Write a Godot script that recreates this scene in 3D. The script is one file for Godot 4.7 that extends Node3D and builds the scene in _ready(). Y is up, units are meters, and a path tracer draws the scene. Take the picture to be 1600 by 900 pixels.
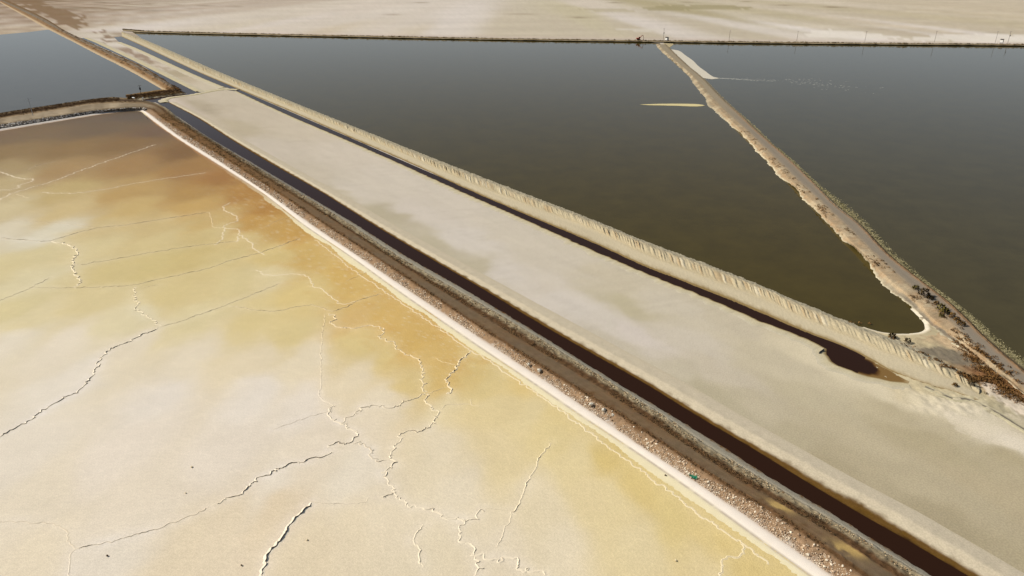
extends Node3D
# Salt evaporation ponds seen from a low-flying drone. Metres; x right, y up, -z ahead.

const K := 1.20                     # what an albedo of 1 shows on level ground in this light (used to turn observed tones into albedos)
var n_slow := FastNoiseLite.new()
var n_mid := FastNoiseLite.new()
var n_fine := FastNoiseLite.new()
var n_tiny := FastNoiseLite.new()
var rng := RandomNumberGenerator.new()
var eye := Vector3(0, 60, 0)
var mats := {}
var used := {}

var main_stations := [
	[Vector3(-227.43,0.03,-282.64),Vector3(-228.08,0.1,-283.56),Vector3(-229.05,0.45,-285.05),Vector3(-230.65,1.5,-287.7),Vector3(-231.03,1.65,-288.28),Vector3(-240.09,1.65,-300.62),Vector3(-243.44,1.35,-305.05),Vector3(-251.46,0.75,-315.7),Vector3(-256.82,0.03,-322.69)],
	[Vector3(-217.91,0.03,-300.12),Vector3(-218.58,0.1,-301.17),Vector3(-219.55,0.45,-302.78),Vector3(-221.69,1.5,-306.47),Vector3(-222.11,1.65,-307.16),Vector3(-231.36,1.65,-321.06),Vector3(-234.72,1.35,-325.98),Vector3(-242.8,0.75,-337.83),Vector3(-248.12,0.03,-345.5)],
	[Vector3(-210.15,0.03,-314.78),Vector3(-210.84,0.1,-315.93),Vector3(-211.78,0.45,-317.61),Vector3(-213.13,1.5,-320.28),Vector3(-213.56,1.65,-321.06),Vector3(-223.39,1.65,-337.05),Vector3(-226.73,1.35,-342.35),Vector3(-234.2,0.75,-354.24),Vector3(-239.45,0.03,-362.44)],
	[Vector3(-201.67,0.03,-330.8),Vector3(-202.37,0.1,-332.08),Vector3(-203.37,0.45,-334.01),Vector3(-203.82,1.5,-335.29),Vector3(-204.28,1.65,-336.17),Vector3(-214.65,1.65,-354.58),Vector3(-217.96,1.35,-360.33),Vector3(-224.8,0.75,-372.2),Vector3(-229.94,0.03,-381)],
	[Vector3(-194.66,0.03,-339.48),Vector3(-195.36,0.1,-340.83),Vector3(-196.29,0.45,-342.73),Vector3(-195.37,1.5,-341.48),Vector3(-196.79,1.65,-344.23),Vector3(-204.89,1.65,-359.47),Vector3(-208.41,1.35,-365.96),Vector3(-215.81,0.75,-379.65),Vector3(-220.79,0.03,-388.7)],
	[Vector3(-189.18,0.03,-344.07),Vector3(-189.74,0.1,-345.82),Vector3(-189.97,0.45,-347.06),Vector3(-188.51,1.5,-345.3),Vector3(-189.49,1.65,-347.92),Vector3(-193.68,1.65,-357.5),Vector3(-196.37,1.35,-365.35),Vector3(-198.03,0.75,-371.78),Vector3(-197.68,0.03,-376.3)],
	[Vector3(-184.39,0.03,-343.35),Vector3(-184.92,0.1,-345.1),Vector3(-184.82,0.45,-346.33),Vector3(-182.71,1.5,-345.11),Vector3(-182.96,1.65,-346.99),Vector3(-184.73,1.65,-354.58),Vector3(-186.3,1.35,-359.73),Vector3(-188.08,0.75,-365.22),Vector3(-188.09,0.03,-368.44)],
	[Vector3(-178.91,0.03,-336.71),Vector3(-179.09,0.1,-338.39),Vector3(-178.64,0.45,-339.54),Vector3(-176.29,1.5,-339.69),Vector3(-176.19,1.65,-341.5),Vector3(-175.83,1.65,-346.07),Vector3(-175.08,1.35,-348.4),Vector3(-174.73,0.75,-350.84),Vector3(-173.66,0.03,-350.98)],
	[Vector3(-171.08,0.03,-325.08),Vector3(-169.98,0.1,-324.7),Vector3(-166.3,0.45,-322.8),Vector3(-160.14,1.5,-317.11),Vector3(-158.56,1.65,-316.3),Vector3(-155.64,1.65,-316.3),Vector3(-154.67,1.35,-317.93),Vector3(-154.77,0.75,-321.18),Vector3(-156.05,0.03,-325.08)],
	[Vector3(-138.81,0.03,-281.4),Vector3(-137.59,0.1,-281.07),Vector3(-134.7,0.45,-279.43),Vector3(-128.47,1.5,-274.5),Vector3(-127.11,1.65,-273.8),Vector3(-123.53,1.65,-273.8),Vector3(-122.87,1.35,-275.21),Vector3(-123.09,0.75,-278.02),Vector3(-124.06,0.03,-281.4)],
	[Vector3(-110.83,0.03,-244.46),Vector3(-108.85,0.1,-244.17),Vector3(-105.91,0.45,-242.74),Vector3(-100.65,1.5,-238.46),Vector3(-99.26,1.65,-237.85),Vector3(-97.01,1.65,-237.85),Vector3(-96.37,1.35,-239.08),Vector3(-95.75,0.75,-241.52),Vector3(-95.76,0.03,-244.46)],
	[Vector3(-79.65,0.03,-203.79),Vector3(-77.19,0.1,-203.55),Vector3(-75.18,0.45,-202.36),Vector3(-70.77,1.5,-198.79),Vector3(-69.63,1.65,-198.29),Vector3(-67.14,1.65,-198.29),Vector3(-66.14,1.35,-199.3),Vector3(-65.06,0.75,-201.34),Vector3(-64.86,0.03,-203.79)],
	[Vector3(-58.48,0.03,-173.71),Vector3(-56.01,0.1,-173.51),Vector3(-53.47,0.45,-172.5),Vector3(-49.18,1.5,-169.46),Vector3(-48.22,1.65,-169.02),Vector3(-45.05,1.65,-169.02),Vector3(-44.44,1.35,-169.89),Vector3(-42.86,0.75,-171.63),Vector3(-42.01,0.03,-173.71)],
	[Vector3(-41.12,0.03,-150.57),Vector3(-38.34,0.1,-150.39),Vector3(-36.16,0.45,-149.51),Vector3(-32.12,1.5,-146.88),Vector3(-31.3,1.65,-146.5),Vector3(-28.64,1.65,-146.5),Vector3(-27.9,1.35,-147.25),Vector3(-26.83,0.75,-148.76),Vector3(-25.19,0.03,-150.57)],
	[Vector3(-27.62,0.03,-132.2),Vector3(-25,0.1,-132.05),Vector3(-22.43,0.45,-131.28),Vector3(-18.85,1.5,-128.96),Vector3(-18,1.65,-128.63),Vector3(-15.36,1.65,-128.63),Vector3(-13.84,1.35,-129.29),Vector3(-12.37,0.75,-130.62),Vector3(-10.61,0.03,-132.2)],
	[Vector3(-16.28,0.03,-117.28),Vector3(-13.8,0.1,-117.14),Vector3(-11.14,0.45,-116.46),Vector3(-8.3,1.5,-114.4),Vector3(-7.44,1.65,-114.11),Vector3(-4.32,1.65,-114.11),Vector3(-2.41,1.35,-114.7),Vector3(-0.61,0.75,-115.87),Vector3(0.74,0.03,-117.28)],
	[Vector3(-6.54,0.03,-104.91),Vector3(-4.39,0.1,-104.79),Vector3(-1.79,0.45,-104.17),Vector3(0.88,1.5,-102.34),Vector3(1.97,1.65,-102.07),Vector3(5.05,1.65,-102.07),Vector3(7.06,1.35,-102.6),Vector3(8.69,0.75,-103.65),Vector3(9.81,0.03,-104.91)],
	[Vector3(1.56,0.03,-94.49),Vector3(3.73,0.1,-94.38),Vector3(6.19,0.45,-93.83),Vector3(8.81,1.5,-92.17),Vector3(9.8,1.65,-91.94),Vector3(12.94,1.65,-91.94),Vector3(14.73,1.35,-92.41),Vector3(16.11,0.75,-93.35),Vector3(17.35,0.03,-94.49)],
	[Vector3(8.28,0.03,-85.59),Vector3(10.48,0.1,-85.49),Vector3(12.81,0.45,-84.99),Vector3(15.87,1.5,-83.5),Vector3(16.67,1.65,-83.28),Vector3(19.2,1.65,-83.28),Vector3(21.09,1.35,-83.71),Vector3(22.54,0.75,-84.57),Vector3(24.16,0.03,-85.59)],
	[Vector3(14.09,0.03,-77.91),Vector3(16.58,0.1,-77.82),Vector3(18.44,0.45,-77.36),Vector3(21.27,1.5,-76),Vector3(22.08,1.65,-75.81),Vector3(24.44,1.65,-75.81),Vector3(25.8,1.35,-76.2),Vector3(27.48,0.75,-76.97),Vector3(29.79,0.03,-77.91)],
	[Vector3(19.32,0.03,-71.21),Vector3(21.64,0.1,-71.12),Vector3(23.6,0.45,-70.71),Vector3(26.14,1.5,-69.46),Vector3(26.97,1.65,-69.28),Vector3(29.09,1.65,-69.28),Vector3(30.89,1.35,-69.64),Vector3(32.61,0.75,-70.35),Vector3(34.44,0.03,-71.21)],
	[Vector3(23.61,0.03,-65.31),Vector3(25.87,0.1,-65.23),Vector3(28.07,0.45,-64.85),Vector3(31.04,1.5,-63.71),Vector3(31.88,1.65,-63.54),Vector3(34.03,1.65,-63.54),Vector3(35.52,1.35,-63.87),Vector3(37.21,0.75,-64.52),Vector3(39.16,0.03,-65.31)],
	[Vector3(27.41,0.03,-60.07),Vector3(29.54,0.1,-60),Vector3(31.81,0.45,-59.65),Vector3(34.52,1.5,-58.6),Vector3(35.51,1.65,-58.45),Vector3(38.05,1.65,-58.45),Vector3(39.7,1.35,-58.75),Vector3(41.29,0.75,-59.35),Vector3(42.91,0.03,-60.07)],
	[Vector3(30.74,0.03,-55.4),Vector3(32.89,0.1,-55.34),Vector3(35.15,0.45,-55.01),Vector3(37.62,1.5,-54.04),Vector3(38.62,1.65,-53.91),Vector3(41.16,1.65,-53.91),Vector3(42.75,1.35,-54.18),Vector3(44.58,0.75,-54.74),Vector3(46.32,0.03,-55.4)],
	[Vector3(35.73,0.03,-48.47),Vector3(37.8,0.1,-48.41),Vector3(40.1,0.45,-48.13),Vector3(42.23,1.5,-47.28),Vector3(43.34,1.65,-47.16),Vector3(46.15,1.65,-47.16),Vector3(47.81,1.35,-47.4),Vector3(49.74,0.75,-47.89),Vector3(51.33,0.03,-48.47)],
	[Vector3(45,0.03,-35.59),Vector3(46.93,0.1,-35.55),Vector3(49.3,0.45,-35.34),Vector3(50.78,1.5,-34.72),Vector3(52.1,1.65,-34.63),Vector3(55.41,1.65,-34.63),Vector3(57.21,1.35,-34.81),Vector3(59.32,0.75,-35.17),Vector3(60.64,0.03,-35.59)]]
var north_stations := [
	[Vector3(-1790.49,-0.12,-2549.9),Vector3(-1764.7,0.6,-2519.36),Vector3(-1731.54,1.5,-2481.19),Vector3(-1739.86,1,-2502.4),Vector3(-1755.29,-0.12,-2549.9)],
	[Vector3(-1430.46,-0.12,-2062.5),Vector3(-1408.04,0.6,-2037.8),Vector3(-1387.26,1.5,-2017.97),Vector3(-1403.52,1,-2052.16),Vector3(-1394.79,-0.12,-2062.5)],
	[Vector3(-792.04,-0.12,-1200.23),Vector3(-783.59,0.6,-1195.55),Vector3(-776.96,1.5,-1197.01),Vector3(-790.12,1,-1227.63),Vector3(-777.13,-0.12,-1220.02)],
	[Vector3(-599,-0.12,-939.42),Vector3(-594.37,0.6,-940.26),Vector3(-582.54,1.5,-932.08),Vector3(-569.22,1,-921.92),Vector3(-553.5,-0.12,-904.49)],
	[Vector3(-464.75,-0.12,-761.89),Vector3(-463.62,0.6,-764.88),Vector3(-459.74,1.5,-765.61),Vector3(-462.01,1,-776.38),Vector3(-463.09,-0.12,-782.55)],
	[Vector3(-360.56,-0.12,-622.64),Vector3(-358.01,0.6,-623.38),Vector3(-355.78,1.5,-627.86),Vector3(-356.99,1,-636.11),Vector3(-357.15,-0.12,-641.18)],
	[Vector3(-278.35,-0.12,-513.57),Vector3(-276.14,0.6,-515),Vector3(-272.69,1.5,-516.83),Vector3(-272.74,1,-523.24),Vector3(-271.61,-0.12,-527.14)],
	[Vector3(-207.9,-0.12,-417.22),Vector3(-204.33,0.6,-414.77),Vector3(-201.01,1.5,-416.16),Vector3(-199.85,1,-418.41),Vector3(-197.28,-0.12,-417.22)],
	[Vector3(-201.74,-0.12,-407.24),Vector3(-198.24,0.6,-404.78),Vector3(-194.91,1.5,-405.98),Vector3(-192.49,1,-406.96),Vector3(-188.82,-0.12,-404.81)]]
var corner_stations := [
	[Vector3(-219.68,-0.12,-398.86),Vector3(-213.82,0.9,-388.66),Vector3(-208.6,1.3,-379.37),Vector3(-207.4,0.5,-378.01),Vector3(-200.31,-0.12,-375.98)],
	[Vector3(-217.6,-0.12,-401.22),Vector3(-211.79,0.9,-390.94),Vector3(-207.16,1.3,-382.67),Vector3(-205.92,0.5,-381.25),Vector3(-199.43,-0.12,-379.8)],
	[Vector3(-214.07,-0.12,-409.69),Vector3(-207,0.9,-397.94),Vector3(-201.35,1.3,-389.44),Vector3(-199,0.5,-387.89),Vector3(-196.1,-0.12,-385.22)],
	[Vector3(-209.26,-0.12,-418.5),Vector3(-201.89,0.9,-406.41),Vector3(-195.89,1.3,-397.62),Vector3(-192.93,0.5,-394.74),Vector3(-190.86,-0.12,-393.07)],
	[Vector3(-203.23,-0.12,-423.7),Vector3(-196.55,0.9,-412.67),Vector3(-190.6,1.3,-403.66),Vector3(-188.12,0.5,-401.83),Vector3(-184.95,-0.12,-400.98)]]
var spoil_stations := [
	[Vector3(-438.95,0.03,-815.9),Vector3(-442.99,0.14,-823.7),Vector3(-461.75,0.5,-859.9),Vector3(-470,1.05,-876.01),Vector3(-474.64,1,-884.89),Vector3(-488.05,-0.12,-910.13)],
	[Vector3(-347.12,0.03,-683.82),Vector3(-349.71,0.14,-689.17),Vector3(-361.74,0.5,-713.97),Vector3(-370.22,1.05,-731.59),Vector3(-377.13,1,-745.73),Vector3(-391.26,-0.12,-774.16)],
	[Vector3(-224.33,0.03,-504.85),Vector3(-225.47,0.14,-507.61),Vector3(-230.85,0.5,-520.53),Vector3(-235.97,1.05,-532.93),Vector3(-241.07,1,-544.99),Vector3(-250.84,-0.12,-567.65)],
	[Vector3(-180.68,0.03,-443.22),Vector3(-182.01,0.14,-446.74),Vector3(-185.13,0.5,-455.03),Vector3(-189.14,1.05,-465.7),Vector3(-192.42,1,-474.23),Vector3(-199.36,-0.12,-491.8)],
	[Vector3(-111.88,0.03,-347.31),Vector3(-112.49,0.14,-349.42),Vector3(-114.73,0.5,-357.08),Vector3(-116.18,1.05,-362.17),Vector3(-117.79,1,-367.53),Vector3(-121.6,-0.12,-379.8)],
	[Vector3(-65.85,0.03,-281.4),Vector3(-66.26,0.14,-283.37),Vector3(-67.97,0.5,-291.55),Vector3(-68.86,1.05,-295.98),Vector3(-69.66,1,-299.7),Vector3(-71.75,-0.12,-309)],
	[Vector3(-36.52,0.03,-240.22),Vector3(-36.71,0.14,-241.64),Vector3(-37.56,0.5,-248.06),Vector3(-37.94,1.05,-251.06),Vector3(-38.46,1,-254.88),Vector3(-39.71,-0.12,-263.5)],
	[Vector3(-13.97,0.03,-206.59),Vector3(-14.05,0.14,-207.99),Vector3(-14.39,0.5,-213.88),Vector3(-14.66,1.05,-218.69),Vector3(-14.87,1,-222.1),Vector3(-15.35,-0.12,-229.69)],
	[Vector3(5.3,0.03,-179.64),Vector3(5.33,0.14,-180.98),Vector3(5.5,0.5,-187.97),Vector3(5.58,1.2,-191.33),Vector3(5.64,1.25,-193.55),Vector3(5.83,-0.12,-200.55)],
	[Vector3(20.6,0.03,-158.48),Vector3(20.76,0.14,-159.99),Vector3(21.56,0.5,-167.29),Vector3(21.76,1.3,-169.52),Vector3(21.98,1.25,-171.47),Vector3(22.7,-0.12,-177.35)],
	[Vector3(30.63,0.03,-143.68),Vector3(30.84,0.14,-144.94),Vector3(31.76,0.5,-150.2),Vector3(32.34,1.3,-153.82),Vector3(32.66,1.25,-155.59),Vector3(33.73,-0.12,-160.92)],
	[Vector3(41.53,0.03,-129.77),Vector3(41.93,0.14,-131.31),Vector3(43.09,0.5,-135.88),Vector3(43.82,1.3,-138.98),Vector3(44.24,1.25,-140.57),Vector3(45.68,-0.12,-145.37)],
	[Vector3(49.01,0.03,-120.03),Vector3(49.44,0.14,-121.37),Vector3(50.96,0.5,-126.11),Vector3(51.72,1.3,-128.76),Vector3(52.09,1.25,-129.84),Vector3(53.64,-0.12,-133.87)],
	[Vector3(53.88,0.03,-113.07),Vector3(54.27,0.14,-114.15),Vector3(55.68,0.5,-117.99),Vector3(56.43,1.3,-120.3),Vector3(56.98,1.25,-121.7),Vector3(58.82,-0.12,-125.89)],
	[Vector3(59.71,0.03,-106.05),Vector3(60.01,0.14,-106.78),Vector3(61.25,0.5,-109.7),Vector3(62.09,1.3,-111.94),Vector3(62.66,1.25,-113.19),Vector3(64.66,-0.12,-117.03)],
	[Vector3(62.01,0.03,-101.39),Vector3(62.42,0.14,-102.28),Vector3(63.98,0.5,-105.68),Vector3(64.68,1.3,-107.51),Vector3(65.47,1.25,-109.11),Vector3(67.75,-0.12,-113.23)],
	[Vector3(63.61,0.02,-98.27),Vector3(63.8,0.14,-98.68),Vector3(65.89,0.5,-102.97),Vector3(66.59,1.3,-104.71),Vector3(67.46,1.25,-106.42),Vector3(69.74,0.02,-110.34)],
	[Vector3(67.42,0.02,-94.31),Vector3(67.39,0.14,-94.32),Vector3(69.5,0.5,-98.29),Vector3(70.3,1.1,-100),Vector3(71.07,1,-101.35),Vector3(72.93,0.02,-104.25)],
	[Vector3(70.93,0.02,-91.51),Vector3(71,0.14,-91.69),Vector3(72.38,0.3,-94.06),Vector3(73.4,0.7,-95.95),Vector3(74.12,0.5,-97.08),Vector3(75.21,0.02,-98.67)],
	[Vector3(72.65,0,-89.39),Vector3(72.85,0.02,-89.71),Vector3(73.8,0.06,-91.27),Vector3(75,0.12,-93.21),Vector3(75.55,0.06,-94.06),Vector3(76.1,0,-94.92)]]
var causeway_stations := [
	[Vector3(143.55,-0.12,-723.59),Vector3(143.7,0.35,-717.93),Vector3(143.78,1.1,-708.9),Vector3(144.66,1.25,-707.1),Vector3(149.05,1.25,-707.1),Vector3(150.68,1.1,-708.9),Vector3(153.57,0.15,-720.34),Vector3(157.65,-0.12,-723.59)],
	[Vector3(138.07,-0.12,-682.26),Vector3(138.2,0.35,-676.93),Vector3(138.24,1.1,-668.41),Vector3(139.07,1.25,-666.71),Vector3(144.4,1.25,-666.71),Vector3(145.95,1.1,-668.41),Vector3(148.59,0.15,-679.2),Vector3(151.4,-0.12,-682.26)],
	[Vector3(125.62,-0.12,-549.9),Vector3(126.1,0.35,-545.6),Vector3(125.96,1.1,-538.74),Vector3(126.6,1.25,-537.37),Vector3(129.97,1.25,-537.37),Vector3(131.27,1.1,-538.74),Vector3(133.62,0.15,-547.43),Vector3(135.96,-0.12,-549.9)],
	[Vector3(117.88,-0.12,-474.95),Vector3(118.66,0.35,-471.23),Vector3(118.84,1.1,-465.31),Vector3(119.8,1.25,-464.12),Vector3(123.15,1.25,-464.12),Vector3(124.3,1.1,-465.31),Vector3(126.51,0.15,-472.81),Vector3(128.59,-0.12,-474.95)],
	[Vector3(106.55,-0.12,-393.07),Vector3(107.14,0.35,-390),Vector3(107.55,1.1,-385.09),Vector3(109.38,1.25,-384.11),Vector3(113.24,1.25,-384.11),Vector3(114.23,1.1,-385.09),Vector3(116.33,0.15,-391.3),Vector3(118.75,-0.12,-393.07)],
	[Vector3(101.84,-0.12,-361.39),Vector3(102.69,0.35,-358.56),Vector3(104,1.1,-354.05),Vector3(105.68,1.25,-353.15),Vector3(109.89,1.25,-353.15),Vector3(110.82,1.1,-354.05),Vector3(112.81,0.15,-359.76),Vector3(114.77,-0.12,-361.39)],
	[Vector3(100.43,-0.12,-339.28),Vector3(101.19,0.35,-336.63),Vector3(101.45,1.1,-332.4),Vector3(103.34,1.25,-331.55),Vector3(107.62,1.25,-331.55),Vector3(108.81,1.1,-332.4),Vector3(110.75,0.15,-337.76),Vector3(112.63,-0.12,-339.28)],
	[Vector3(97.33,-0.12,-303.26),Vector3(97.69,0.35,-300.89),Vector3(98.12,1.1,-297.1),Vector3(100.35,1.25,-296.35),Vector3(103.65,1.25,-296.35),Vector3(104.47,1.1,-297.1),Vector3(106.53,0.15,-301.89),Vector3(109.74,-0.12,-303.26)],
	[Vector3(93.91,-0.12,-264.59),Vector3(94.17,0.35,-262.52),Vector3(94.45,1.1,-259.22),Vector3(96.4,1.25,-258.56),Vector3(100.05,1.25,-258.56),Vector3(100.79,1.1,-259.22),Vector3(102.54,0.15,-263.4),Vector3(103.88,-0.12,-264.59)],
	[Vector3(91.14,-0.12,-240.36),Vector3(91.33,0.35,-238.48),Vector3(91.75,1.1,-235.48),Vector3(93.75,1.25,-234.88),Vector3(97.77,1.25,-234.88),Vector3(98.47,1.1,-235.48),Vector3(100.22,0.15,-239.28),Vector3(101.88,-0.12,-240.36)],
	[Vector3(88.43,-0.12,-211.45),Vector3(88.34,0.35,-209.79),Vector3(88.83,1.1,-207.16),Vector3(90.79,1.25,-206.63),Vector3(94.37,1.25,-206.63),Vector3(95.02,1.1,-207.16),Vector3(96.72,0.15,-210.5),Vector3(98.41,-0.12,-211.45)],
	[Vector3(86.53,-0.12,-191.22),Vector3(86.41,0.35,-189.72),Vector3(86.96,1.1,-187.34),Vector3(89.11,1.25,-186.86),Vector3(91.66,1.25,-186.86),Vector3(92.26,1.1,-187.34),Vector3(94.28,0.15,-190.36),Vector3(98.65,-0.12,-191.22)],
	[Vector3(84.24,-0.12,-174.15),Vector3(84.26,0.35,-172.79),Vector3(84.72,1.1,-170.61),Vector3(87.36,1.25,-170.18),Vector3(90.72,1.25,-170.18),Vector3(91.29,1.1,-170.61),Vector3(93.15,0.15,-173.37),Vector3(96.44,-0.12,-174.15)],
	[Vector3(82.59,-0.12,-150.94),Vector3(82.55,0.35,-149.76),Vector3(82.56,1.1,-147.88),Vector3(85.02,1.25,-147.5),Vector3(87.4,1.25,-147.5),Vector3(88.07,1.1,-147.88),Vector3(89.78,0.15,-150.27),Vector3(92.33,-0.12,-150.94)],
	[Vector3(80.22,-0.12,-135.91),Vector3(80.7,0.35,-134.84),Vector3(81.05,1.1,-133.15),Vector3(83.7,1.25,-132.81),Vector3(86.83,1.25,-132.81),Vector3(87.46,1.1,-133.15),Vector3(89.05,0.15,-135.29),Vector3(90.8,-0.12,-135.91)],
	[Vector3(80.03,-0.12,-126.19),Vector3(81.09,0.35,-125.21),Vector3(81.1,1.1,-123.63),Vector3(83.2,1.25,-123.32),Vector3(86.53,1.25,-123.32),Vector3(87.26,1.1,-123.63),Vector3(88.87,0.15,-125.63),Vector3(90.77,-0.12,-126.19)],
	[Vector3(79.24,-0.12,-117.57),Vector3(80.09,0.35,-116.65),Vector3(80.18,1.1,-115.19),Vector3(82.75,1.25,-114.89),Vector3(85.53,1.25,-114.89),Vector3(86.23,1.1,-115.19),Vector3(87.96,0.15,-117.04),Vector3(90.86,-0.12,-117.57)],
	[Vector3(79.68,0,-112.12),Vector3(80.6,0.2,-111.74),Vector3(80.98,0.7,-110.81),Vector3(81.98,1.25,-109.78),Vector3(84.77,1.25,-109.78),Vector3(85.34,1.1,-110.06),Vector3(87.07,0.15,-111.84),Vector3(90.09,-0.12,-112.34)],
	[Vector3(80.32,0,-104.96),Vector3(80.73,0.2,-104.61),Vector3(80.72,0.7,-103.74),Vector3(80.86,1.25,-102.77),Vector3(84.06,1.25,-102.77),Vector3(84.61,1.1,-103.04),Vector3(86.39,0.15,-104.7),Vector3(89.87,-0.12,-105.17)],
	[Vector3(80.26,0,-98.5),Vector3(80.74,0.2,-98.17),Vector3(80.7,0.7,-97.35),Vector3(80.8,1.25,-96.45),Vector3(83.74,1.25,-96.45),Vector3(84.37,1.1,-96.7),Vector3(86.23,0.15,-98.26),Vector3(90.31,-0.12,-98.7)],
	[Vector3(80.39,0,-90.81),Vector3(80.82,0.2,-90.51),Vector3(80.75,0.7,-89.75),Vector3(80.69,1.25,-88.92),Vector3(83.65,1.25,-88.92),Vector3(84.35,1.1,-89.15),Vector3(86.28,0.15,-90.59),Vector3(90.85,-0.12,-90.99)],
	[Vector3(80.56,0,-75.16),Vector3(80.82,0.2,-74.91),Vector3(80.57,0.7,-74.28),Vector3(80.42,1.25,-73.59),Vector3(83.42,1.25,-73.59),Vector3(84.15,1.1,-73.78),Vector3(86.23,0.15,-74.97),Vector3(91.93,-0.12,-75.31)]]
var far_stations := [
	[Vector3(-485.86,-0.12,-909),Vector3(-484.65,0.9,-907.14),Vector3(-486.53,1.4,-910.99),Vector3(-491.42,1.4,-920.41),Vector3(-505.7,0,-947.29)],
	[Vector3(-468.99,-0.12,-897.8),Vector3(-467.75,0.9,-895.81),Vector3(-469.49,1.4,-899.47),Vector3(-474.15,1.4,-908.66),Vector3(-487.9,0,-935.14)],
	[Vector3(-444.94,-0.12,-879.37),Vector3(-443.64,0.9,-877.16),Vector3(-445.17,1.4,-880.53),Vector3(-449.5,1.4,-889.34),Vector3(-462.49,0,-915.17)],
	[Vector3(-377.61,-0.12,-857.59),Vector3(-376.37,0.9,-855.14),Vector3(-377.57,1.4,-858.17),Vector3(-381.15,1.4,-866.56),Vector3(-392.11,0,-891.61)],
	[Vector3(-294.67,-0.12,-835.86),Vector3(-293.61,0.9,-833.2),Vector3(-294.45,1.4,-835.9),Vector3(-297.17,1.4,-843.87),Vector3(-305.68,0,-868.17)],
	[Vector3(-141.04,-0.12,-798.98),Vector3(-140.45,0.9,-795.97),Vector3(-140.78,1.4,-798.16),Vector3(-142.03,1.4,-805.45),Vector3(-146.07,0,-828.47)],
	[Vector3(0,-0.12,-766.75),Vector3(0,0.9,-763.48),Vector3(0,1.4,-765.25),Vector3(0,1.4,-771.96),Vector3(0,0,-793.88)],
	[Vector3(132.02,-0.12,-746.11),Vector3(131.35,0.9,-742.68),Vector3(131.57,1.4,-744.2),Vector3(132.66,1.4,-750.56),Vector3(136.39,0,-771.78)],
	[Vector3(257.34,-0.12,-726.51),Vector3(255.97,0.9,-722.96),Vector3(256.33,1.4,-724.24),Vector3(258.39,1.4,-730.27),Vector3(265.63,0,-750.84)],
	[Vector3(378.63,-0.12,-712.1),Vector3(376.53,0.9,-708.45),Vector3(376.99,1.4,-709.58),Vector3(379.96,1.4,-715.38),Vector3(390.57,0,-735.47)],
	[Vector3(497.24,-0.12,-700.96),Vector3(494.39,0.9,-697.25),Vector3(494.92,1.4,-698.26),Vector3(498.75,1.4,-703.87),Vector3(512.66,0,-723.6)],
	[Vector3(611.19,-0.12,-688.83),Vector3(607.57,0.9,-685.05),Vector3(608.12,1.4,-685.93),Vector3(612.76,1.4,-691.35),Vector3(629.8,0,-710.68)]]
var canal_bank_stations := [
	[Vector3(-182.36,0.06,-370.32),Vector3(-181.88,0.14,-370.41),Vector3(-180.01,0.4,-369.42),Vector3(-178.84,0,-371.9)],
	[Vector3(-148.9,0.06,-327.05),Vector3(-148.43,0.14,-327.4),Vector3(-146.56,0.4,-326.3),Vector3(-145.12,0,-328.49)],
	[Vector3(-116.37,0.06,-281.28),Vector3(-115.6,0.14,-281.38),Vector3(-113.53,0.4,-280.16),Vector3(-111.65,0,-282.04)],
	[Vector3(-89.46,0.06,-244.35),Vector3(-88.56,0.14,-244.49),Vector3(-86.56,0.4,-243.42),Vector3(-84.36,0,-245.06)],
	[Vector3(-58.73,0.06,-203.71),Vector3(-58.05,0.14,-203.42),Vector3(-56.23,0.4,-202.53),Vector3(-53.65,0,-203.89)],
	[Vector3(-37.37,0.06,-173.64),Vector3(-36.63,0.14,-173.4),Vector3(-34.6,0.4,-172.64),Vector3(-31.91,0,-173.8)],
	[Vector3(-20.32,0.06,-150.5),Vector3(-19.54,0.14,-150.29),Vector3(-17.49,0.4,-149.64),Vector3(-14.57,0,-150.64)],
	[Vector3(-6.53,0.06,-132.15),Vector3(-5.7,0.14,-131.96),Vector3(-3.65,0.4,-131.39),Vector3(-0.68,0,-132.27)],
	[Vector3(4.19,0.06,-117.23),Vector3(5.29,0.14,-117.06),Vector3(7.6,0.4,-116.55),Vector3(10.86,0,-117.34)],
	[Vector3(13.64,0.06,-104.86),Vector3(14.63,0.14,-104.72),Vector3(17.03,0.4,-104.26),Vector3(20.31,0,-104.96)],
	[Vector3(21.7,0.06,-94.45),Vector3(22.6,0.14,-94.32),Vector3(25.08,0.4,-93.91),Vector3(28.47,0,-94.54)],
	[Vector3(27.91,0.06,-85.56),Vector3(28.92,0.14,-85.44),Vector3(31.38,0.4,-85.07),Vector3(34.68,0,-85.64)],
	[Vector3(33.63,0.06,-77.88),Vector3(34.75,0.14,-77.77),Vector3(37.18,0.4,-77.43),Vector3(40.39,0,-77.95)],
	[Vector3(38.28,0.06,-71.18),Vector3(39.91,0.14,-71.08),Vector3(42.32,0.4,-70.77),Vector3(45.38,0,-71.24)],
	[Vector3(42.62,0.06,-65.28),Vector3(44.69,0.14,-65.19),Vector3(47.08,0.4,-64.9),Vector3(50.16,0,-65.34)],
	[Vector3(46.76,0.06,-60.05),Vector3(48.26,0.14,-59.96),Vector3(50.71,0.4,-59.7),Vector3(53.81,0,-60.1)],
	[Vector3(50.25,0.06,-55.38),Vector3(51.51,0.14,-55.3),Vector3(53.95,0.4,-55.06),Vector3(57,0,-55.43)],
	[Vector3(59.4,0.06,-43.5),Vector3(59.71,0.14,-43.44),Vector3(62.2,0.4,-43.25),Vector3(65.19,0,-43.54)]]
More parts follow.
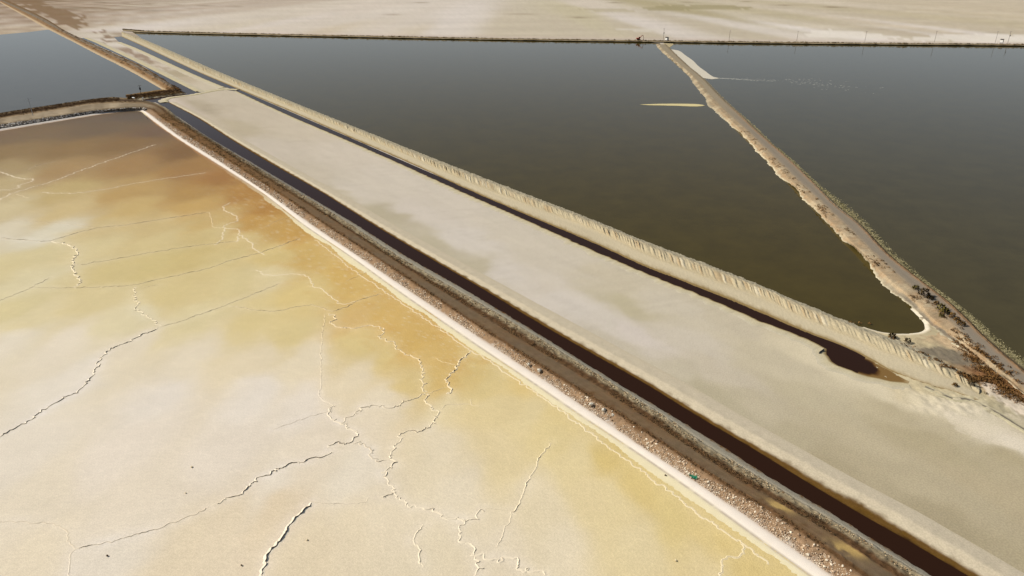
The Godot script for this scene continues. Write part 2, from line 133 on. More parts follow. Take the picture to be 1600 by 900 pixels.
var canal2_left := [Vector2(-160.87,-410.11),Vector2(-107.75,-333.48),Vector2(-64.09,-273.13),Vector2(-35.49,-232.68),Vector2(-13.64,-201.16),Vector2(5.17,-174.85),Vector2(17.32,-157.23),Vector2(31.32,-138.07),Vector2(38.68,-129.04),Vector2(47.85,-116.53),Vector2(52.94,-110.63),Vector2(55.71,-105.99),Vector2(55.18,-104.73),Vector2(54.87,-103.17),Vector2(55.18,-100.8),Vector2(56.87,-98.5),Vector2(59.56,-96.29),Vector2(62.65,-95.12),Vector2(64.22,-94.92)]
var canal2_up_left := [Vector2(-402.5,-744.62),Vector2(-355.37,-680.9),Vector2(-259.12,-544.53),Vector2(-200.14,-461.31),Vector2(-171.71,-422.86)]
var canal1_up_right := [Vector2(-472.86,-800.93),Vector2(-426.07,-740.78),Vector2(-318.76,-595.25),Vector2(-266.81,-524.11),Vector2(-219.6,-458.24),Vector2(-183.87,-408.87)]
var flat_top := [Vector2(-162.25,-413.86),Vector2(-168.95,-415.63),Vector2(-173.11,-410.85),Vector2(-178.33,-395.73)]
var flat_corner := [Vector2(-178.33,-395.73),Vector2(-183.4,-390.02),Vector2(-186.67,-384.67),Vector2(-186.54,-379.04),Vector2(-182.53,-370.66)]
var flat2_bottom := [Vector2(-171.71,-422.86),Vector2(-177.75,-415.88),Vector2(-183.87,-408.87)]
var pond_tip := [Vector2(66.37,-114.16),Vector2(67.32,-113.13),Vector2(69.03,-111.99),Vector2(72.45,-111.49),Vector2(75.71,-112.04),Vector2(77.19,-113),Vector2(78.52,-115.2),Vector2(79.16,-118.15),Vector2(79.52,-122.09)]
var pond_mid := [Vector2(-469.74,-899.33),Vector2(-381.22,-866.09),Vector2(-142.28,-806.29),Vector2(133.08,-752.42),Vector2(149.93,-733.21),Vector2(129.79,-548.8),Vector2(122.77,-474),Vector2(112.43,-392.28),Vector2(106.16,-338.61),Vector2(98.7,-264.06),Vector2(93.13,-211.02),Vector2(89.39,-173.8),Vector2(86.98,-150.64),Vector2(85.62,-135.63),Vector2(80.93,-124.73),Vector2(79.16,-118.15),Vector2(78.52,-115.2),Vector2(77.19,-113),Vector2(75.71,-112.04),Vector2(72.45,-111.49),Vector2(69.03,-111.99),Vector2(66.83,-112.12),Vector2(63.93,-115.47),Vector2(58.02,-123.84),Vector2(44.99,-142.81),Vector2(22.36,-174.33),Vector2(-15.02,-224.22),Vector2(-70.39,-302.65),Vector2(-193.76,-477.27),Vector2(-380.62,-752.42)]
var pond_right := [Vector2(156.13,-744.62),Vector2(259.36,-732.47),Vector2(500.96,-706.47),Vector2(729.26,-684.82),Vector2(355.05,-203.89),Vector2(84.65,-55.43),Vector2(84.06,-75.16),Vector2(83.92,-90.81),Vector2(84.02,-98.5),Vector2(84.16,-104.96),Vector2(84.91,-112.12),Vector2(85.62,-117.34),Vector2(86.67,-125.94),Vector2(87.57,-135.63),Vector2(88.2,-150.64),Vector2(91.1,-173.8),Vector2(94.76,-211.02),Vector2(100.44,-264.06),Vector2(108.03,-338.61),Vector2(113.86,-392.28),Vector2(124.06,-474),Vector2(131.27,-548.8),Vector2(145.05,-680.9)]
var pond_left := [Vector2(-760.13,-566.52),Vector2(-598.86,-849.86),Vector2(-592.87,-891.61),Vector2(-595.57,-933.94),Vector2(-596.72,-954.73),Vector2(-471.53,-785.24),Vector2(-364.9,-643.96),Vector2(-279.69,-530.09),Vector2(-206.94,-426.83),Vector2(-200.23,-406.42),Vector2(-205.81,-398.06),Vector2(-211.74,-391.15),Vector2(-214.54,-376.91),Vector2(-224.13,-370.66),Vector2(-233.66,-353.02),Vector2(-241.25,-335.17),Vector2(-250.7,-314.33),Vector2(-295.88,-203.89)]
var canal_main := [Vector2(42.32,-55.43),Vector2(45.15,-55.43),Vector2(48.09,-53.28),Vector2(51.94,-52.86),Vector2(52.9,-55.43),Vector2(49.56,-60.1),Vector2(45.82,-65.34),Vector2(41.18,-71.24),Vector2(35.9,-77.95),Vector2(30.05,-85.64),Vector2(23.69,-94.54),Vector2(15.57,-104.96),Vector2(6.17,-117.34),Vector2(-4.9,-132.27),Vector2(-18.82,-150.64),Vector2(-36.03,-173.8),Vector2(-57.6,-203.89),Vector2(-88.31,-245.06),Vector2(-115.34,-282.04),Vector2(-148.46,-328.49),Vector2(-182.96,-372.72),Vector2(-186.54,-379.04),Vector2(-186.67,-384.67),Vector2(-183.4,-390.02),Vector2(-178.33,-395.73),Vector2(-173.31,-411.35),Vector2(-168.95,-415.63),Vector2(-160.42,-408.87),Vector2(-107.25,-331.8),Vector2(-63.72,-271.39),Vector2(-35.25,-230.94),Vector2(-13.56,-199.81),Vector2(5.15,-173.8),Vector2(17.23,-156.35),Vector2(31.15,-137.19),Vector2(38.48,-128.25),Vector2(47.58,-115.73),Vector2(52.66,-109.89),Vector2(55.11,-105.64),Vector2(54.73,-104.73),Vector2(54.33,-102.95),Vector2(54.87,-100.58),Vector2(56.69,-98.09),Vector2(58.47,-96.89),Vector2(59.95,-96.89),Vector2(61.15,-98.91),Vector2(61.88,-101.33),Vector2(60.1,-106.91),Vector2(54.3,-114.16),Vector2(49.32,-120.94),Vector2(41.85,-130.96),Vector2(30.68,-143.94),Vector2(20.69,-159.23),Vector2(5.3,-179.73),Vector2(-14.02,-207.4),Vector2(-36.35,-238.96),Vector2(-65.75,-280.92),Vector2(-111.39,-345.68),Vector2(-180.77,-443.44),Vector2(-224.44,-505.11),Vector2(-348.9,-687.45),Vector2(-441.58,-820.94),Vector2(-445.38,-811.73),Vector2(-404.48,-744.62),Vector2(-354.35,-677.66),Vector2(-257.7,-540.33),Vector2(-198.88,-458.24),Vector2(-171.21,-421.55),Vector2(-177.34,-414.87),Vector2(-183.56,-408.14),Vector2(-218.91,-456.72),Vector2(-264.92,-520.21),Vector2(-316.97,-591.75),Vector2(-423.96,-736.98),Vector2(-473.88,-802.71),Vector2(-473.74,-793.88),Vector2(-462.17,-780.98),Vector2(-358.6,-643.96),Vector2(-272.05,-528.08),Vector2(-197.64,-416.39),Vector2(-189.34,-405.21),Vector2(-191.52,-394.58),Vector2(-197.82,-386.66),Vector2(-201.78,-376.91),Vector2(-197.81,-373.76),Vector2(-189.15,-370.66),Vector2(-178.3,-356.81),Vector2(-161.93,-333.48),Vector2(-129.07,-287.84),Vector2(-96.75,-242.68),Vector2(-66.08,-203.89),Vector2(-43.06,-173.8),Vector2(-26.57,-150.64),Vector2(-11.98,-132.27),Vector2(-0.37,-117.34),Vector2(9.03,-104.96),Vector2(16.52,-94.54),Vector2(23.12,-85.64),Vector2(28.36,-77.95),Vector2(33.45,-71.24),Vector2(38.08,-65.34),Vector2(42.18,-60.1)]
var wet_stations := [
	[Vector3(61.37,0.06,-102.96),Vector3(59.44,0.06,-100.28),Vector3(57.51,0.06,-97.59)],
	[Vector3(61.95,0.06,-102.31),Vector3(60.1,0.06,-99.6),Vector3(58.25,0.06,-96.89)],
	[Vector3(62.31,0.06,-101.23),Vector3(60.75,0.06,-98.71),Vector3(59.18,0.06,-96.19)],
	[Vector3(62.73,0.06,-99.85),Vector3(61.44,0.06,-97.73),Vector3(60.16,0.06,-95.6)],
	[Vector3(63.34,0.06,-98.92),Vector3(62.28,0.06,-97.07),Vector3(61.22,0.06,-95.21)],
	[Vector3(63.85,0.06,-97.39),Vector3(63.13,0.06,-96.13),Vector3(62.4,0.06,-94.87)],
	[Vector3(64.4,0.06,-96),Vector3(64.05,0.06,-95.37),Vector3(63.69,0.06,-94.75)],
	[Vector3(64.86,0.06,-95.27),Vector3(64.66,0.06,-94.95),Vector3(64.47,0.06,-94.63)]]
var scrub_patches := [
	[83.43, -121.48, 0.5, 1.2, 20],
	[82.87, -117.84, 0.5, 0.9, 30],
	[83.01, -115.95, 0.5, 0.5, 14],
	[81.39, -111.25, 0.5, 1.0, 30],
	[80.87, -107.82, 0.6, 1.0, 80],
	[80.39, -104.79, 0.8, 1.1, 170],
	[80.05, -101.89, 0.9, 1.0, 220],
	[79.8, -98.91, 1.0, 0.9, 220],
	[79.51, -96.46, 1.1, 0.9, 200],
	[79.34, -93.34, 1.2, 0.9, 180],
	[78.02, -95.61, 1.6, 0.7, 150],
	[75.4, -95.61, 1.0, 0.45, 120],
	[74.42, -96.6, 0.8, 0.35, 60],
	[72.96, -98.62, 0.9, 0.3, 50],
	[71.99, -100.72, 0.9, 0.3, 40],
	[71.11, -103.1, 0.8, 0.3, 25],
	[70.44, -106.03, 0.8, 0.3, 14],
	[79.14, -90, 0.9, 0.8, 110],
	[78.64, -91.81, 1.0, 0.6, 110],
	[69.28, -109.34, 0.6, 0.2, 8],
	[65.68, -115.42, 3, 0.3, 10],
]
var pan_outline := [Vector2(-264.34,-211.02),Vector2(-229.38,-285.29),Vector2(-220.17,-303.5),Vector2(-203.95,-334.83),Vector2(-196.54,-342.99),Vector2(-191.39,-348.4),Vector2(-185.49,-347.49),Vector2(-176.94,-340.35),Vector2(-139.26,-286.56),Vector2(-107.87,-244.58),Vector2(-76.53,-203.89),Vector2(-54.9,-173.8),Vector2(-37.5,-150.64),Vector2(-23.82,-132.27),Vector2(-12.58,-117.34),Vector2(-3.16,-104.96),Vector2(4.99,-94.54),Vector2(11.65,-85.64),Vector2(17.59,-77.95),Vector2(22.69,-71.24),Vector2(27.1,-65.34),Vector2(30.78,-60.1),Vector2(34.14,-55.43),Vector2(42.94,-44.66),Vector2(10.68,-35.34),Vector2(-74.75,-35.34),Vector2(-218.23,-94.54)]
var salt_shelf := [Vector2(146.86,-669.4),Vector2(151.58,-655.83),Vector2(148.16,-613.33),Vector2(144.52,-571.12),Vector2(139.66,-534.14),Vector2(136.72,-501.46),Vector2(134.49,-473.02),Vector2(136.81,-465.99),Vector2(130.09,-461.31),Vector2(125.85,-467.57),Vector2(127.37,-487.36),Vector2(132.72,-536.19),Vector2(139.19,-595.25),Vector2(144.47,-649.84)]
var sand_spit := [Vector2(66.35,-363.41),Vector2(71.97,-365),Vector2(78.87,-366),Vector2(90.61,-366),Vector2(97.65,-364.6),Vector2(99.65,-360.67),Vector2(95.34,-357.96),Vector2(87.38,-359.11),Vector2(79.45,-360.67),Vector2(71.32,-361.45)]
var hook_land := [Vector2(153.32,-733.96),Vector2(162.43,-728.01),Vector2(159.62,-714.94),Vector2(152.69,-694.13),Vector2(147.47,-680.9)]
var foam_line := [Vector2(130.49,-469.16),Vector2(136.98,-466.62),Vector2(146.58,-463.48),Vector2(155.38,-458.24),Vector2(165.42,-457.32),Vector2(174.99,-455.2),Vector2(183,-449.25),Vector2(189.65,-440.59),Vector2(198.43,-437.77),Vector2(207.83,-432.23)]
# kinds: d long dark ridge, m medium, j jagged, w white, f faint, g open gash
var crack_lines := [
	["d", [Vector2(-73.83,-79.85),Vector2(-73.61,-80.59),Vector2(-71.72,-84.82),Vector2(-70.73,-88.69),Vector2(-69.63,-91.36),Vector2(-69.3,-93.96),Vector2(-69.75,-98.5),Vector2(-71.47,-103.62),Vector2(-70.92,-106.8),Vector2(-69.26,-109.16),Vector2(-66.37,-114.16)]],
	["m", [Vector2(-66.37,-114.16),Vector2(-62.15,-118.43),Vector2(-57.9,-123.55),Vector2(-53.56,-129.68),Vector2(-49.83,-134.95)]],
	["j", [Vector2(-80.64,-132.93),Vector2(-78.87,-129.68),Vector2(-76.73,-125.94),Vector2(-74.26,-121.51),Vector2(-71.12,-118.98),Vector2(-66.37,-114.68)]],
	["m", [Vector2(-104.79,-124.73),Vector2(-104.58,-125.94),Vector2(-102.5,-132.27),Vector2(-101.51,-138.43)]],
	["m", [Vector2(-102.5,-132.27),Vector2(-92.97,-132.27),Vector2(-88.66,-132.6),Vector2(-80.87,-133.93),Vector2(-77.1,-137.02),Vector2(-73,-139.5),Vector2(-67.79,-144.32),Vector2(-65.73,-147.82),Vector2(-61.14,-151.88),Vector2(-53.55,-162.91)]],
	["d", [Vector2(-115.74,-160.6),Vector2(-111.13,-158.79),Vector2(-108.49,-157.01),Vector2(-105.1,-154.41),Vector2(-102.5,-148.62),Vector2(-100.21,-143.94),Vector2(-96.69,-139.14),Vector2(-94.02,-135.98),Vector2(-93.16,-132.6)]],
	["m", [Vector2(-131.44,-163.38),Vector2(-129.82,-162.91),Vector2(-122.91,-161.51),Vector2(-115.9,-160.6),Vector2(-113.36,-165.28),Vector2(-109.52,-170.2),Vector2(-101.74,-173.8),Vector2(-93.36,-179.18),Vector2(-85.14,-183.69)]],
	["m", [Vector2(-100.22,-144.7),Vector2(-93.58,-148.22),Vector2(-87.89,-151.88),Vector2(-83.13,-154.84),Vector2(-73.82,-158.79),Vector2(-68.93,-160.6)]],
	["w", [Vector2(-82.59,-192.7),Vector2(-83.28,-189.61),Vector2(-81.09,-184.85),Vector2(-76.89,-180.84),Vector2(-74.57,-176.45),Vector2(-76.35,-173.8),Vector2(-75.85,-170.71),Vector2(-72.09,-169.2),Vector2(-69.99,-165.28),Vector2(-68.93,-160.6)]],
	["w", [Vector2(-75.85,-170.71),Vector2(-72.92,-160.14),Vector2(-73.64,-158.34)]],
	["w", [Vector2(-69.82,-164.8),Vector2(-65.72,-160.6),Vector2(-62.77,-155.27),Vector2(-59.17,-151.47)]],
	["w", [Vector2(-152.53,-193.96),Vector2(-152.77,-196.52),Vector2(-152.87,-203.89),Vector2(-149.17,-215.52),Vector2(-147.63,-230.94),Vector2(-145.5,-245.54),Vector2(-141.14,-269.67)]],
	["w", [Vector2(-144.15,-203.2),Vector2(-139.22,-202.52),Vector2(-133.92,-202.52),Vector2(-125.54,-208.12),Vector2(-119.13,-215.52),Vector2(-103.59,-226.7)]],
	["w", [Vector2(-176.85,-229.23),Vector2(-173.95,-227.54),Vector2(-161.65,-219.4),Vector2(-155.82,-217.83),Vector2(-156.85,-211.76),Vector2(-155.19,-207.4),Vector2(-160.34,-205.28)]],
	["f", [Vector2(-151.51,-201.83),Vector2(-144.6,-197.17)]],
	["f", [Vector2(-166.36,-230.94),Vector2(-166.96,-237.13),Vector2(-164.13,-241.74)]],
	["f", [Vector2(-85.14,-183.69),Vector2(-81.31,-175.92),Vector2(-78.92,-171.22),Vector2(-75.85,-170.71)]],
	["m", [Vector2(-56.62,-123.55),Vector2(-50.78,-121.51),Vector2(-46.88,-121.23),Vector2(-41,-123.84),Vector2(-38.38,-122.67),Vector2(-36.04,-120.94)]],
	["m", [Vector2(-35.84,-120.66),Vector2(-32.81,-123.55),Vector2(-31.17,-126.25),Vector2(-27.13,-129.36)]],
	["j", [Vector2(-36.08,-120.1),Vector2(-34.24,-118.15),Vector2(-34.16,-115.73),Vector2(-30,-113.39),Vector2(-28.22,-114.68),Vector2(-24.41,-113.64),Vector2(-23.96,-110.38),Vector2(-21.38,-108.21),Vector2(-19.11,-104.51),Vector2(-16.64,-102.74),Vector2(-15.22,-100.16),Vector2(-14.75,-97.09),Vector2(-15.11,-95.7),Vector2(-14.09,-94.15),Vector2(-14.37,-93.02),Vector2(-13.48,-91.54)]],
	["j", [Vector2(-13.48,-91.54),Vector2(-15.97,-89.74),Vector2(-17.99,-87.99),Vector2(-20.71,-88.34),Vector2(-23.11,-87.99),Vector2(-23.7,-86.13),Vector2(-25.08,-83.69)]],
	["f", [Vector2(-36.57,-119.53),Vector2(-36.35,-118.15),Vector2(-34.38,-107.97),Vector2(-31.62,-97.09),Vector2(-30.03,-90.45),Vector2(-28.04,-88.86),Vector2(-27.42,-88.34)]],
	["j", [Vector2(-27.4,-88.69),Vector2(-27.78,-86.97),Vector2(-26.58,-84.82),Vector2(-25.01,-83.37),Vector2(-23.33,-82.12),Vector2(-22.46,-81.5)]],
	["f", [Vector2(-27.74,-86.8),Vector2(-30.69,-85.14),Vector2(-34.99,-82.12)]],
	["d", [Vector2(-22.39,-81.66),Vector2(-22.99,-79.25),Vector2(-24.89,-78.82),Vector2(-25.82,-77.81)]],
	["d", [Vector2(-24.9,-76.96),Vector2(-26.39,-75.84),Vector2(-28.36,-75.02),Vector2(-30.65,-73.95),Vector2(-31.88,-72.39),Vector2(-33.61,-71.24),Vector2(-34.83,-68.79),Vector2(-36.33,-67.38),Vector2(-37.59,-65.9)]],
	["m", [Vector2(-37.59,-65.9),Vector2(-39.22,-64.68),Vector2(-42.18,-62.65),Vector2(-46.1,-60.9),Vector2(-50.33,-59.13)]],
	["f", [Vector2(-62.55,-63.49),Vector2(-58.84,-63.49),Vector2(-56.38,-63.28),Vector2(-54.07,-62.65),Vector2(-52.62,-61.61),Vector2(-51.5,-60.1),Vector2(-50.33,-59.13)]],
	["f", [Vector2(-50.33,-59.13),Vector2(-50.4,-58.36),Vector2(-49.54,-56.78),Vector2(-48.62,-54.99)]],
	["g", [Vector2(-25.18,-67.03),Vector2(-26.09,-64.57),Vector2(-26.92,-62.65),Vector2(-26.86,-61.92),Vector2(-27.42,-59.61),Vector2(-27.79,-58.46),Vector2(-27.67,-56.78),Vector2(-27.43,-54.99)]],
	["f", [Vector2(-25.77,-67.15),Vector2(-25.18,-67.03),Vector2(-22.41,-66.58),Vector2(-18.5,-67.03),Vector2(-18.01,-67.85)]],
	["j", [Vector2(-22.72,-79.25),Vector2(-21.26,-79.25),Vector2(-20.55,-77.95),Vector2(-19.6,-77.66),Vector2(-19.35,-75.84),Vector2(-18.59,-75.02),Vector2(-16.99,-74.89)]],
	["j", [Vector2(-13.48,-91.54),Vector2(-12.7,-89.04),Vector2(-11.7,-86.97),Vector2(-11.54,-84.49),Vector2(-12.43,-82.28),Vector2(-14.87,-81.66),Vector2(-16.06,-80.29),Vector2(-16.43,-77.95),Vector2(-16.6,-76.26),Vector2(-15.8,-73.95),Vector2(-16.92,-72.9)]],
	["j", [Vector2(-17.58,-72.77),Vector2(-15.83,-70.37),Vector2(-15.34,-69.39),Vector2(-15.7,-68.08),Vector2(-17.04,-67.85)]],
	["j", [Vector2(-15.34,-69.39),Vector2(-14.51,-67.73),Vector2(-13.32,-66.81),Vector2(-12.44,-66.24),Vector2(-10.15,-65.67),Vector2(-8.65,-64.9),Vector2(-7.4,-64.03),Vector2(-6.23,-64.03),Vector2(-6.02,-63.17),Vector2(-6.35,-62.44),Vector2(-5.62,-60.5),Vector2(-4.92,-60.2),Vector2(-4.47,-58.55),Vector2(-3.51,-58.46),Vector2(-1.31,-58.08),Vector2(0,-57.8),Vector2(0.5,-56.78),Vector2(1.78,-56.14),Vector2(3.52,-55.17)]],
	["j", [Vector2(-6.23,-64.03),Vector2(-5.06,-64.03),Vector2(-3.93,-64.79),Vector2(-3.5,-65.9)]],
	["f", [Vector2(-3.5,-65.9),Vector2(-1.59,-65.79),Vector2(0,-65.45)]],
	["j", [Vector2(-3.51,-58.36),Vector2(-3.96,-57.24),Vector2(-3.78,-56.32),Vector2(-3.86,-54.99)]],
	["m", [Vector2(-10.66,-63.28),Vector2(-11.23,-61.71),Vector2(-11.62,-60.6),Vector2(-10.53,-59.03),Vector2(-10.22,-57.7),Vector2(-9.86,-56.51)]],
	["m", [Vector2(5.63,-79.11),Vector2(3.97,-76.26),Vector2(2.53,-71.62),Vector2(1.39,-68.79),Vector2(0,-64.79)]],
	["f", [Vector2(0,-64.79),Vector2(-0.92,-62.13),Vector2(-1.85,-59.61)]],
	["d", [Vector2(-7.12,-105.19),Vector2(-9.11,-101.44),Vector2(-9.44,-98.5),Vector2(-10.58,-96.69),Vector2(-10.46,-94.15),Vector2(-9.48,-92.27),Vector2(-10.42,-91.36)]],
	["w", [Vector2(-7.12,-105.19),Vector2(-5.36,-103.62),Vector2(-2.72,-100.16),Vector2(0,-96.49),Vector2(4.25,-91.36),Vector2(7.76,-86.47),Vector2(11.06,-81.66),Vector2(13.96,-77.66),Vector2(16.54,-74.22),Vector2(19.56,-69.88),Vector2(21.75,-66.81),Vector2(23.9,-63.7),Vector2(26.62,-60.4),Vector2(28.91,-57.24)]],
	["w", [Vector2(-49.61,-161.51),Vector2(-41.75,-150.64),Vector2(-35.17,-140.96),Vector2(-28.31,-132.27),Vector2(-22.79,-125.34),Vector2(-17.12,-118.15),Vector2(-11.83,-111.37),Vector2(-7.12,-105.19)]],
	["w", [Vector2(27.13,-60.1),Vector2(26.02,-58.65),Vector2(24.06,-57.7),Vector2(22.87,-54.99)]],
	["w", [Vector2(-57.79,-142.06),Vector2(-53.96,-139.14),Vector2(-46.96,-139.5),Vector2(-44.06,-136.67),Vector2(-42.01,-132.6),Vector2(-39.99,-131.61),Vector2(-37.86,-128.41),Vector2(-34.3,-124.44),Vector2(-31.37,-125.94)]],
	["f", [Vector2(-13.31,-102.74),Vector2(-12.1,-101.65),Vector2(-9.6,-100.58)]],
	["f", [Vector2(-13.48,-91.54),Vector2(-11.29,-93.02),Vector2(-10.4,-93.4)]],
	["f", [Vector2(-6.5,-89.92),Vector2(-6.23,-88.69),Vector2(-5.12,-88.17)]],
	["f", [Vector2(-10.75,-87.31),Vector2(-9.88,-88.51),Vector2(-6.43,-88.69)]],
	["f", [Vector2(-36.14,-135.63),Vector2(-30.61,-143.56)]],
	["f", [Vector2(-65.2,-171.22),Vector2(-62.91,-177.53),Vector2(-52.85,-179.18)]],
	["f", [Vector2(-75.65,-133.93),Vector2(-78.84,-132.6)]],
	["f", [Vector2(-133.85,-176.45),Vector2(-124.18,-174.85),Vector2(-118.38,-173.8),Vector2(-109.52,-170.2)]],
]
var pan_tones := [
	[Vector2(-180.24,-336.88), Color8(108,91,72)],
	[Vector2(-203.63,-323.64), Color8(118,97,73)],
	[Vector2(-219.6,-294.41), Color8(128,102,72)],
	[Vector2(-231.98,-244.58), Color8(135,108,84)],
	[Vector2(-180.19,-302.65), Color8(120,97,68)],
	[Vector2(-151.61,-295.75), Color8(120,93,65)],
	[Vector2(-203.98,-295.75), Color8(129,104,70)],
	[Vector2(-192.35,-254.5), Color8(147,118,72)],
	[Vector2(-171.44,-259.73), Color8(147,115,67)],
	[Vector2(-152.62,-270.81), Color8(141,108,61)],
	[Vector2(-124.91,-259.73), Color8(135,99,53)],
	[Vector2(-176.27,-230.94), Color8(172,146,98)],
	[Vector2(-154.24,-230.94), Color8(172,138,86)],
	[Vector2(-134.45,-235.33), Color8(168,130,76)],
	[Vector2(-110.17,-230.94), Color8(166,124,66)],
	[Vector2(-96.51,-218.61), Color8(166,118,58)],
	[Vector2(-162.67,-211.02), Color8(194,170,120)],
	[Vector2(-138.08,-203.89), Color8(197,170,110)],
	[Vector2(-118.35,-203.89), Color8(190,154,90)],
	[Vector2(-98.63,-203.89), Color8(182,142,76)],
	[Vector2(-80.87,-203.89), Color8(178,130,60)],
	[Vector2(-69.74,-187.8), Color8(182,132,58)],
	[Vector2(-144.8,-184.85), Color8(212,192,146)],
	[Vector2(-126.7,-184.85), Color8(210,184,128)],
	[Vector2(-108.6,-184.85), Color8(206,174,108)],
	[Vector2(-91.76,-187.8), Color8(200,162,92)],
	[Vector2(-69.53,-176.45), Color8(196,152,76)],
	[Vector2(-54.49,-166.24), Color8(200,156,76)],
	[Vector2(-61.76,-173.8), Color8(198,156,80)],
	[Vector2(-132.1,-166.24), Color8(220,206,176)],
	[Vector2(-119.64,-164.8), Color8(222,210,182)],
	[Vector2(-108.09,-173.8), Color8(210,186,132)],
	[Vector2(-94.36,-173.8), Color8(210,184,126)],
	[Vector2(-81.7,-176.45), Color8(206,174,108)],
	[Vector2(-113.85,-150.64), Color8(218,200,150)],
	[Vector2(-116.09,-142.81), Color8(219,200,148)],
	[Vector2(-101,-154.84), Color8(218,198,146)],
	[Vector2(-88.6,-161.51), Color8(214,192,136)],
	[Vector2(-77.61,-166.24), Color8(212,188,128)],
	[Vector2(-82.17,-144.7), Color8(212,190,128)],
	[Vector2(-75.9,-150.64), Color8(210,186,122)],
	[Vector2(-88.99,-140.96), Color8(214,192,132)],
	[Vector2(-68.31,-150.64), Color8(214,192,132)],
	[Vector2(-67.65,-161.51), Color8(214,188,126)],
	[Vector2(-56.17,-150.64), Color8(216,190,124)],
	[Vector2(-48.58,-150.64), Color8(210,174,98)],
	[Vector2(-36.92,-139.14), Color8(214,176,96)],
	[Vector2(-53.96,-139.14), Color8(222,202,152)],
	[Vector2(-42.68,-129.04), Color8(220,194,128)],
	[Vector2(-32.34,-130.64), Color8(214,178,102)],
	[Vector2(-105.63,-135.63), Color8(222,206,162)],
	[Vector2(-84.97,-125.94), Color8(220,200,148)],
	[Vector2(-92.53,-117.34), Color8(224,206,160)],
	[Vector2(-100.58,-120.1), Color8(220,202,150)],
	[Vector2(-70.68,-129.04), Color8(218,196,138)],
	[Vector2(-63.98,-132.27), Color8(218,196,140)],
	[Vector2(-61.69,-117.34), Color8(222,204,156)],
	[Vector2(-74.03,-117.34), Color8(224,208,166)],
	[Vector2(-49.35,-117.34), Color8(220,198,140)],
	[Vector2(-59.77,-135.63), Color8(218,198,144)],
	[Vector2(-41.62,-112.12), Color8(220,198,140)],
	[Vector2(-29.61,-117.34), Color8(216,180,112)],
	[Vector2(-23.89,-120.1), Color8(214,176,100)],
	[Vector2(-16.65,-112.12), Color8(212,174,98)],
	[Vector2(-11.28,-104.96), Color8(214,178,104)],
	[Vector2(-18.36,-107.26), Color8(214,176,98)],
	[Vector2(-27.55,-107.26), Color8(220,196,134)],
	[Vector2(-22.18,-102.74), Color8(220,194,130)],
	[Vector2(-16.63,-94.54), Color8(220,194,132)],
	[Vector2(-11.61,-96.49), Color8(216,182,108)],
	[Vector2(-7.51,-98.5), Color8(218,190,124)],
	[Vector2(-4.16,-94.54), Color8(220,196,136)],
	[Vector2(-91.82,-107.26), Color8(232,218,194)],
	[Vector2(-80.35,-107.26), Color8(232,217,192)],
	[Vector2(-68.27,-106.1), Color8(230,214,186)],
	[Vector2(-55.46,-102.74), Color8(230,214,186)],
	[Vector2(-44.37,-102.74), Color8(228,210,176)],
	[Vector2(-36,-100.58), Color8(229,212,180)],
	[Vector2(-25.34,-96.49), Color8(229,211,178)],
	[Vector2(-19.84,-89.04), Color8(229,212,182)],
	[Vector2(-72.74,-94.54), Color8(232,219,199)],
	[Vector2(-55.41,-90.81), Color8(232,219,202)],
	[Vector2(-40.3,-90.81), Color8(232,219,202)],
	[Vector2(-32.26,-87.31), Color8(231,217,198)],
	[Vector2(-67.32,-77.95), Color8(231,217,196)],
	[Vector2(-53.86,-77.95), Color8(231,216,196)],
	[Vector2(-40.39,-77.95), Color8(231,216,196)],
	[Vector2(-29.12,-79.4), Color8(230,214,190)],
	[Vector2(-20.89,-84.01), Color8(229,212,184)],
	[Vector2(-9.77,-87.31), Color8(226,206,160)],
	[Vector2(-1.95,-87.31), Color8(224,202,150)],
	[Vector2(-10.77,-77.95), Color8(229,212,180)],
	[Vector2(-1.8,-77.95), Color8(226,205,158)],
	[Vector2(5.54,-80.89), Color8(224,202,146)],
	[Vector2(6.84,-87.31), Color8(223,199,138)],
	[Vector2(2.08,-94.54), Color8(224,196,128)],
	[Vector2(1.93,-85.64), Color8(226,205,154)],
	[Vector2(8.74,-75.16), Color8(226,205,154)],
	[Vector2(12.95,-67.61), Color8(227,206,156)],
	[Vector2(13.11,-75.16), Color8(219,192,122)],
	[Vector2(16.6,-70), Color8(221,195,128)],
	[Vector2(10.52,-67.61), Color8(225,204,156)],
	[Vector2(19.52,-64.24), Color8(222,198,134)],
	[Vector2(22.61,-61.1), Color8(223,198,136)],
	[Vector2(25.51,-58.17), Color8(222,196,130)],
	[Vector2(14.91,-60.1), Color8(226,206,160)],
	[Vector2(21.28,-55.87), Color8(225,203,152)],
	[Vector2(4.05,-67.61), Color8(228,210,174)],
	[Vector2(5.9,-59.13), Color8(229,212,180)],
	[Vector2(-6.56,-68.79), Color8(229,213,184)],
	[Vector2(-1.46,-58.17), Color8(229,212,182)],
	[Vector2(-60.7,-67.61), Color8(230,214,188)],
	[Vector2(-53.93,-58.17), Color8(230,213,184)],
	[Vector2(-47.4,-65.34), Color8(230,214,190)],
	[Vector2(-46.64,-58.17), Color8(231,217,196)],
	[Vector2(-37.9,-58.17), Color8(229,210,178)],
	[Vector2(-34.31,-62.13), Color8(228,209,178)],
	[Vector2(-29.58,-66.46), Color8(226,205,172)],
	[Vector2(-30.7,-70), Color8(231,217,196)],
	[Vector2(-21.28,-72.51), Color8(231,217,194)],
	[Vector2(-18.3,-62.13), Color8(228,210,178)],
	[Vector2(-23.32,-58.17), Color8(228,209,176)],
	[Vector2(-10.93,-58.17), Color8(229,212,180)],
	[Vector2(-15.8,-65.34), Color8(229,212,182)],
	[Vector2(-12.06,-61.1), Color8(229,212,182)],
]
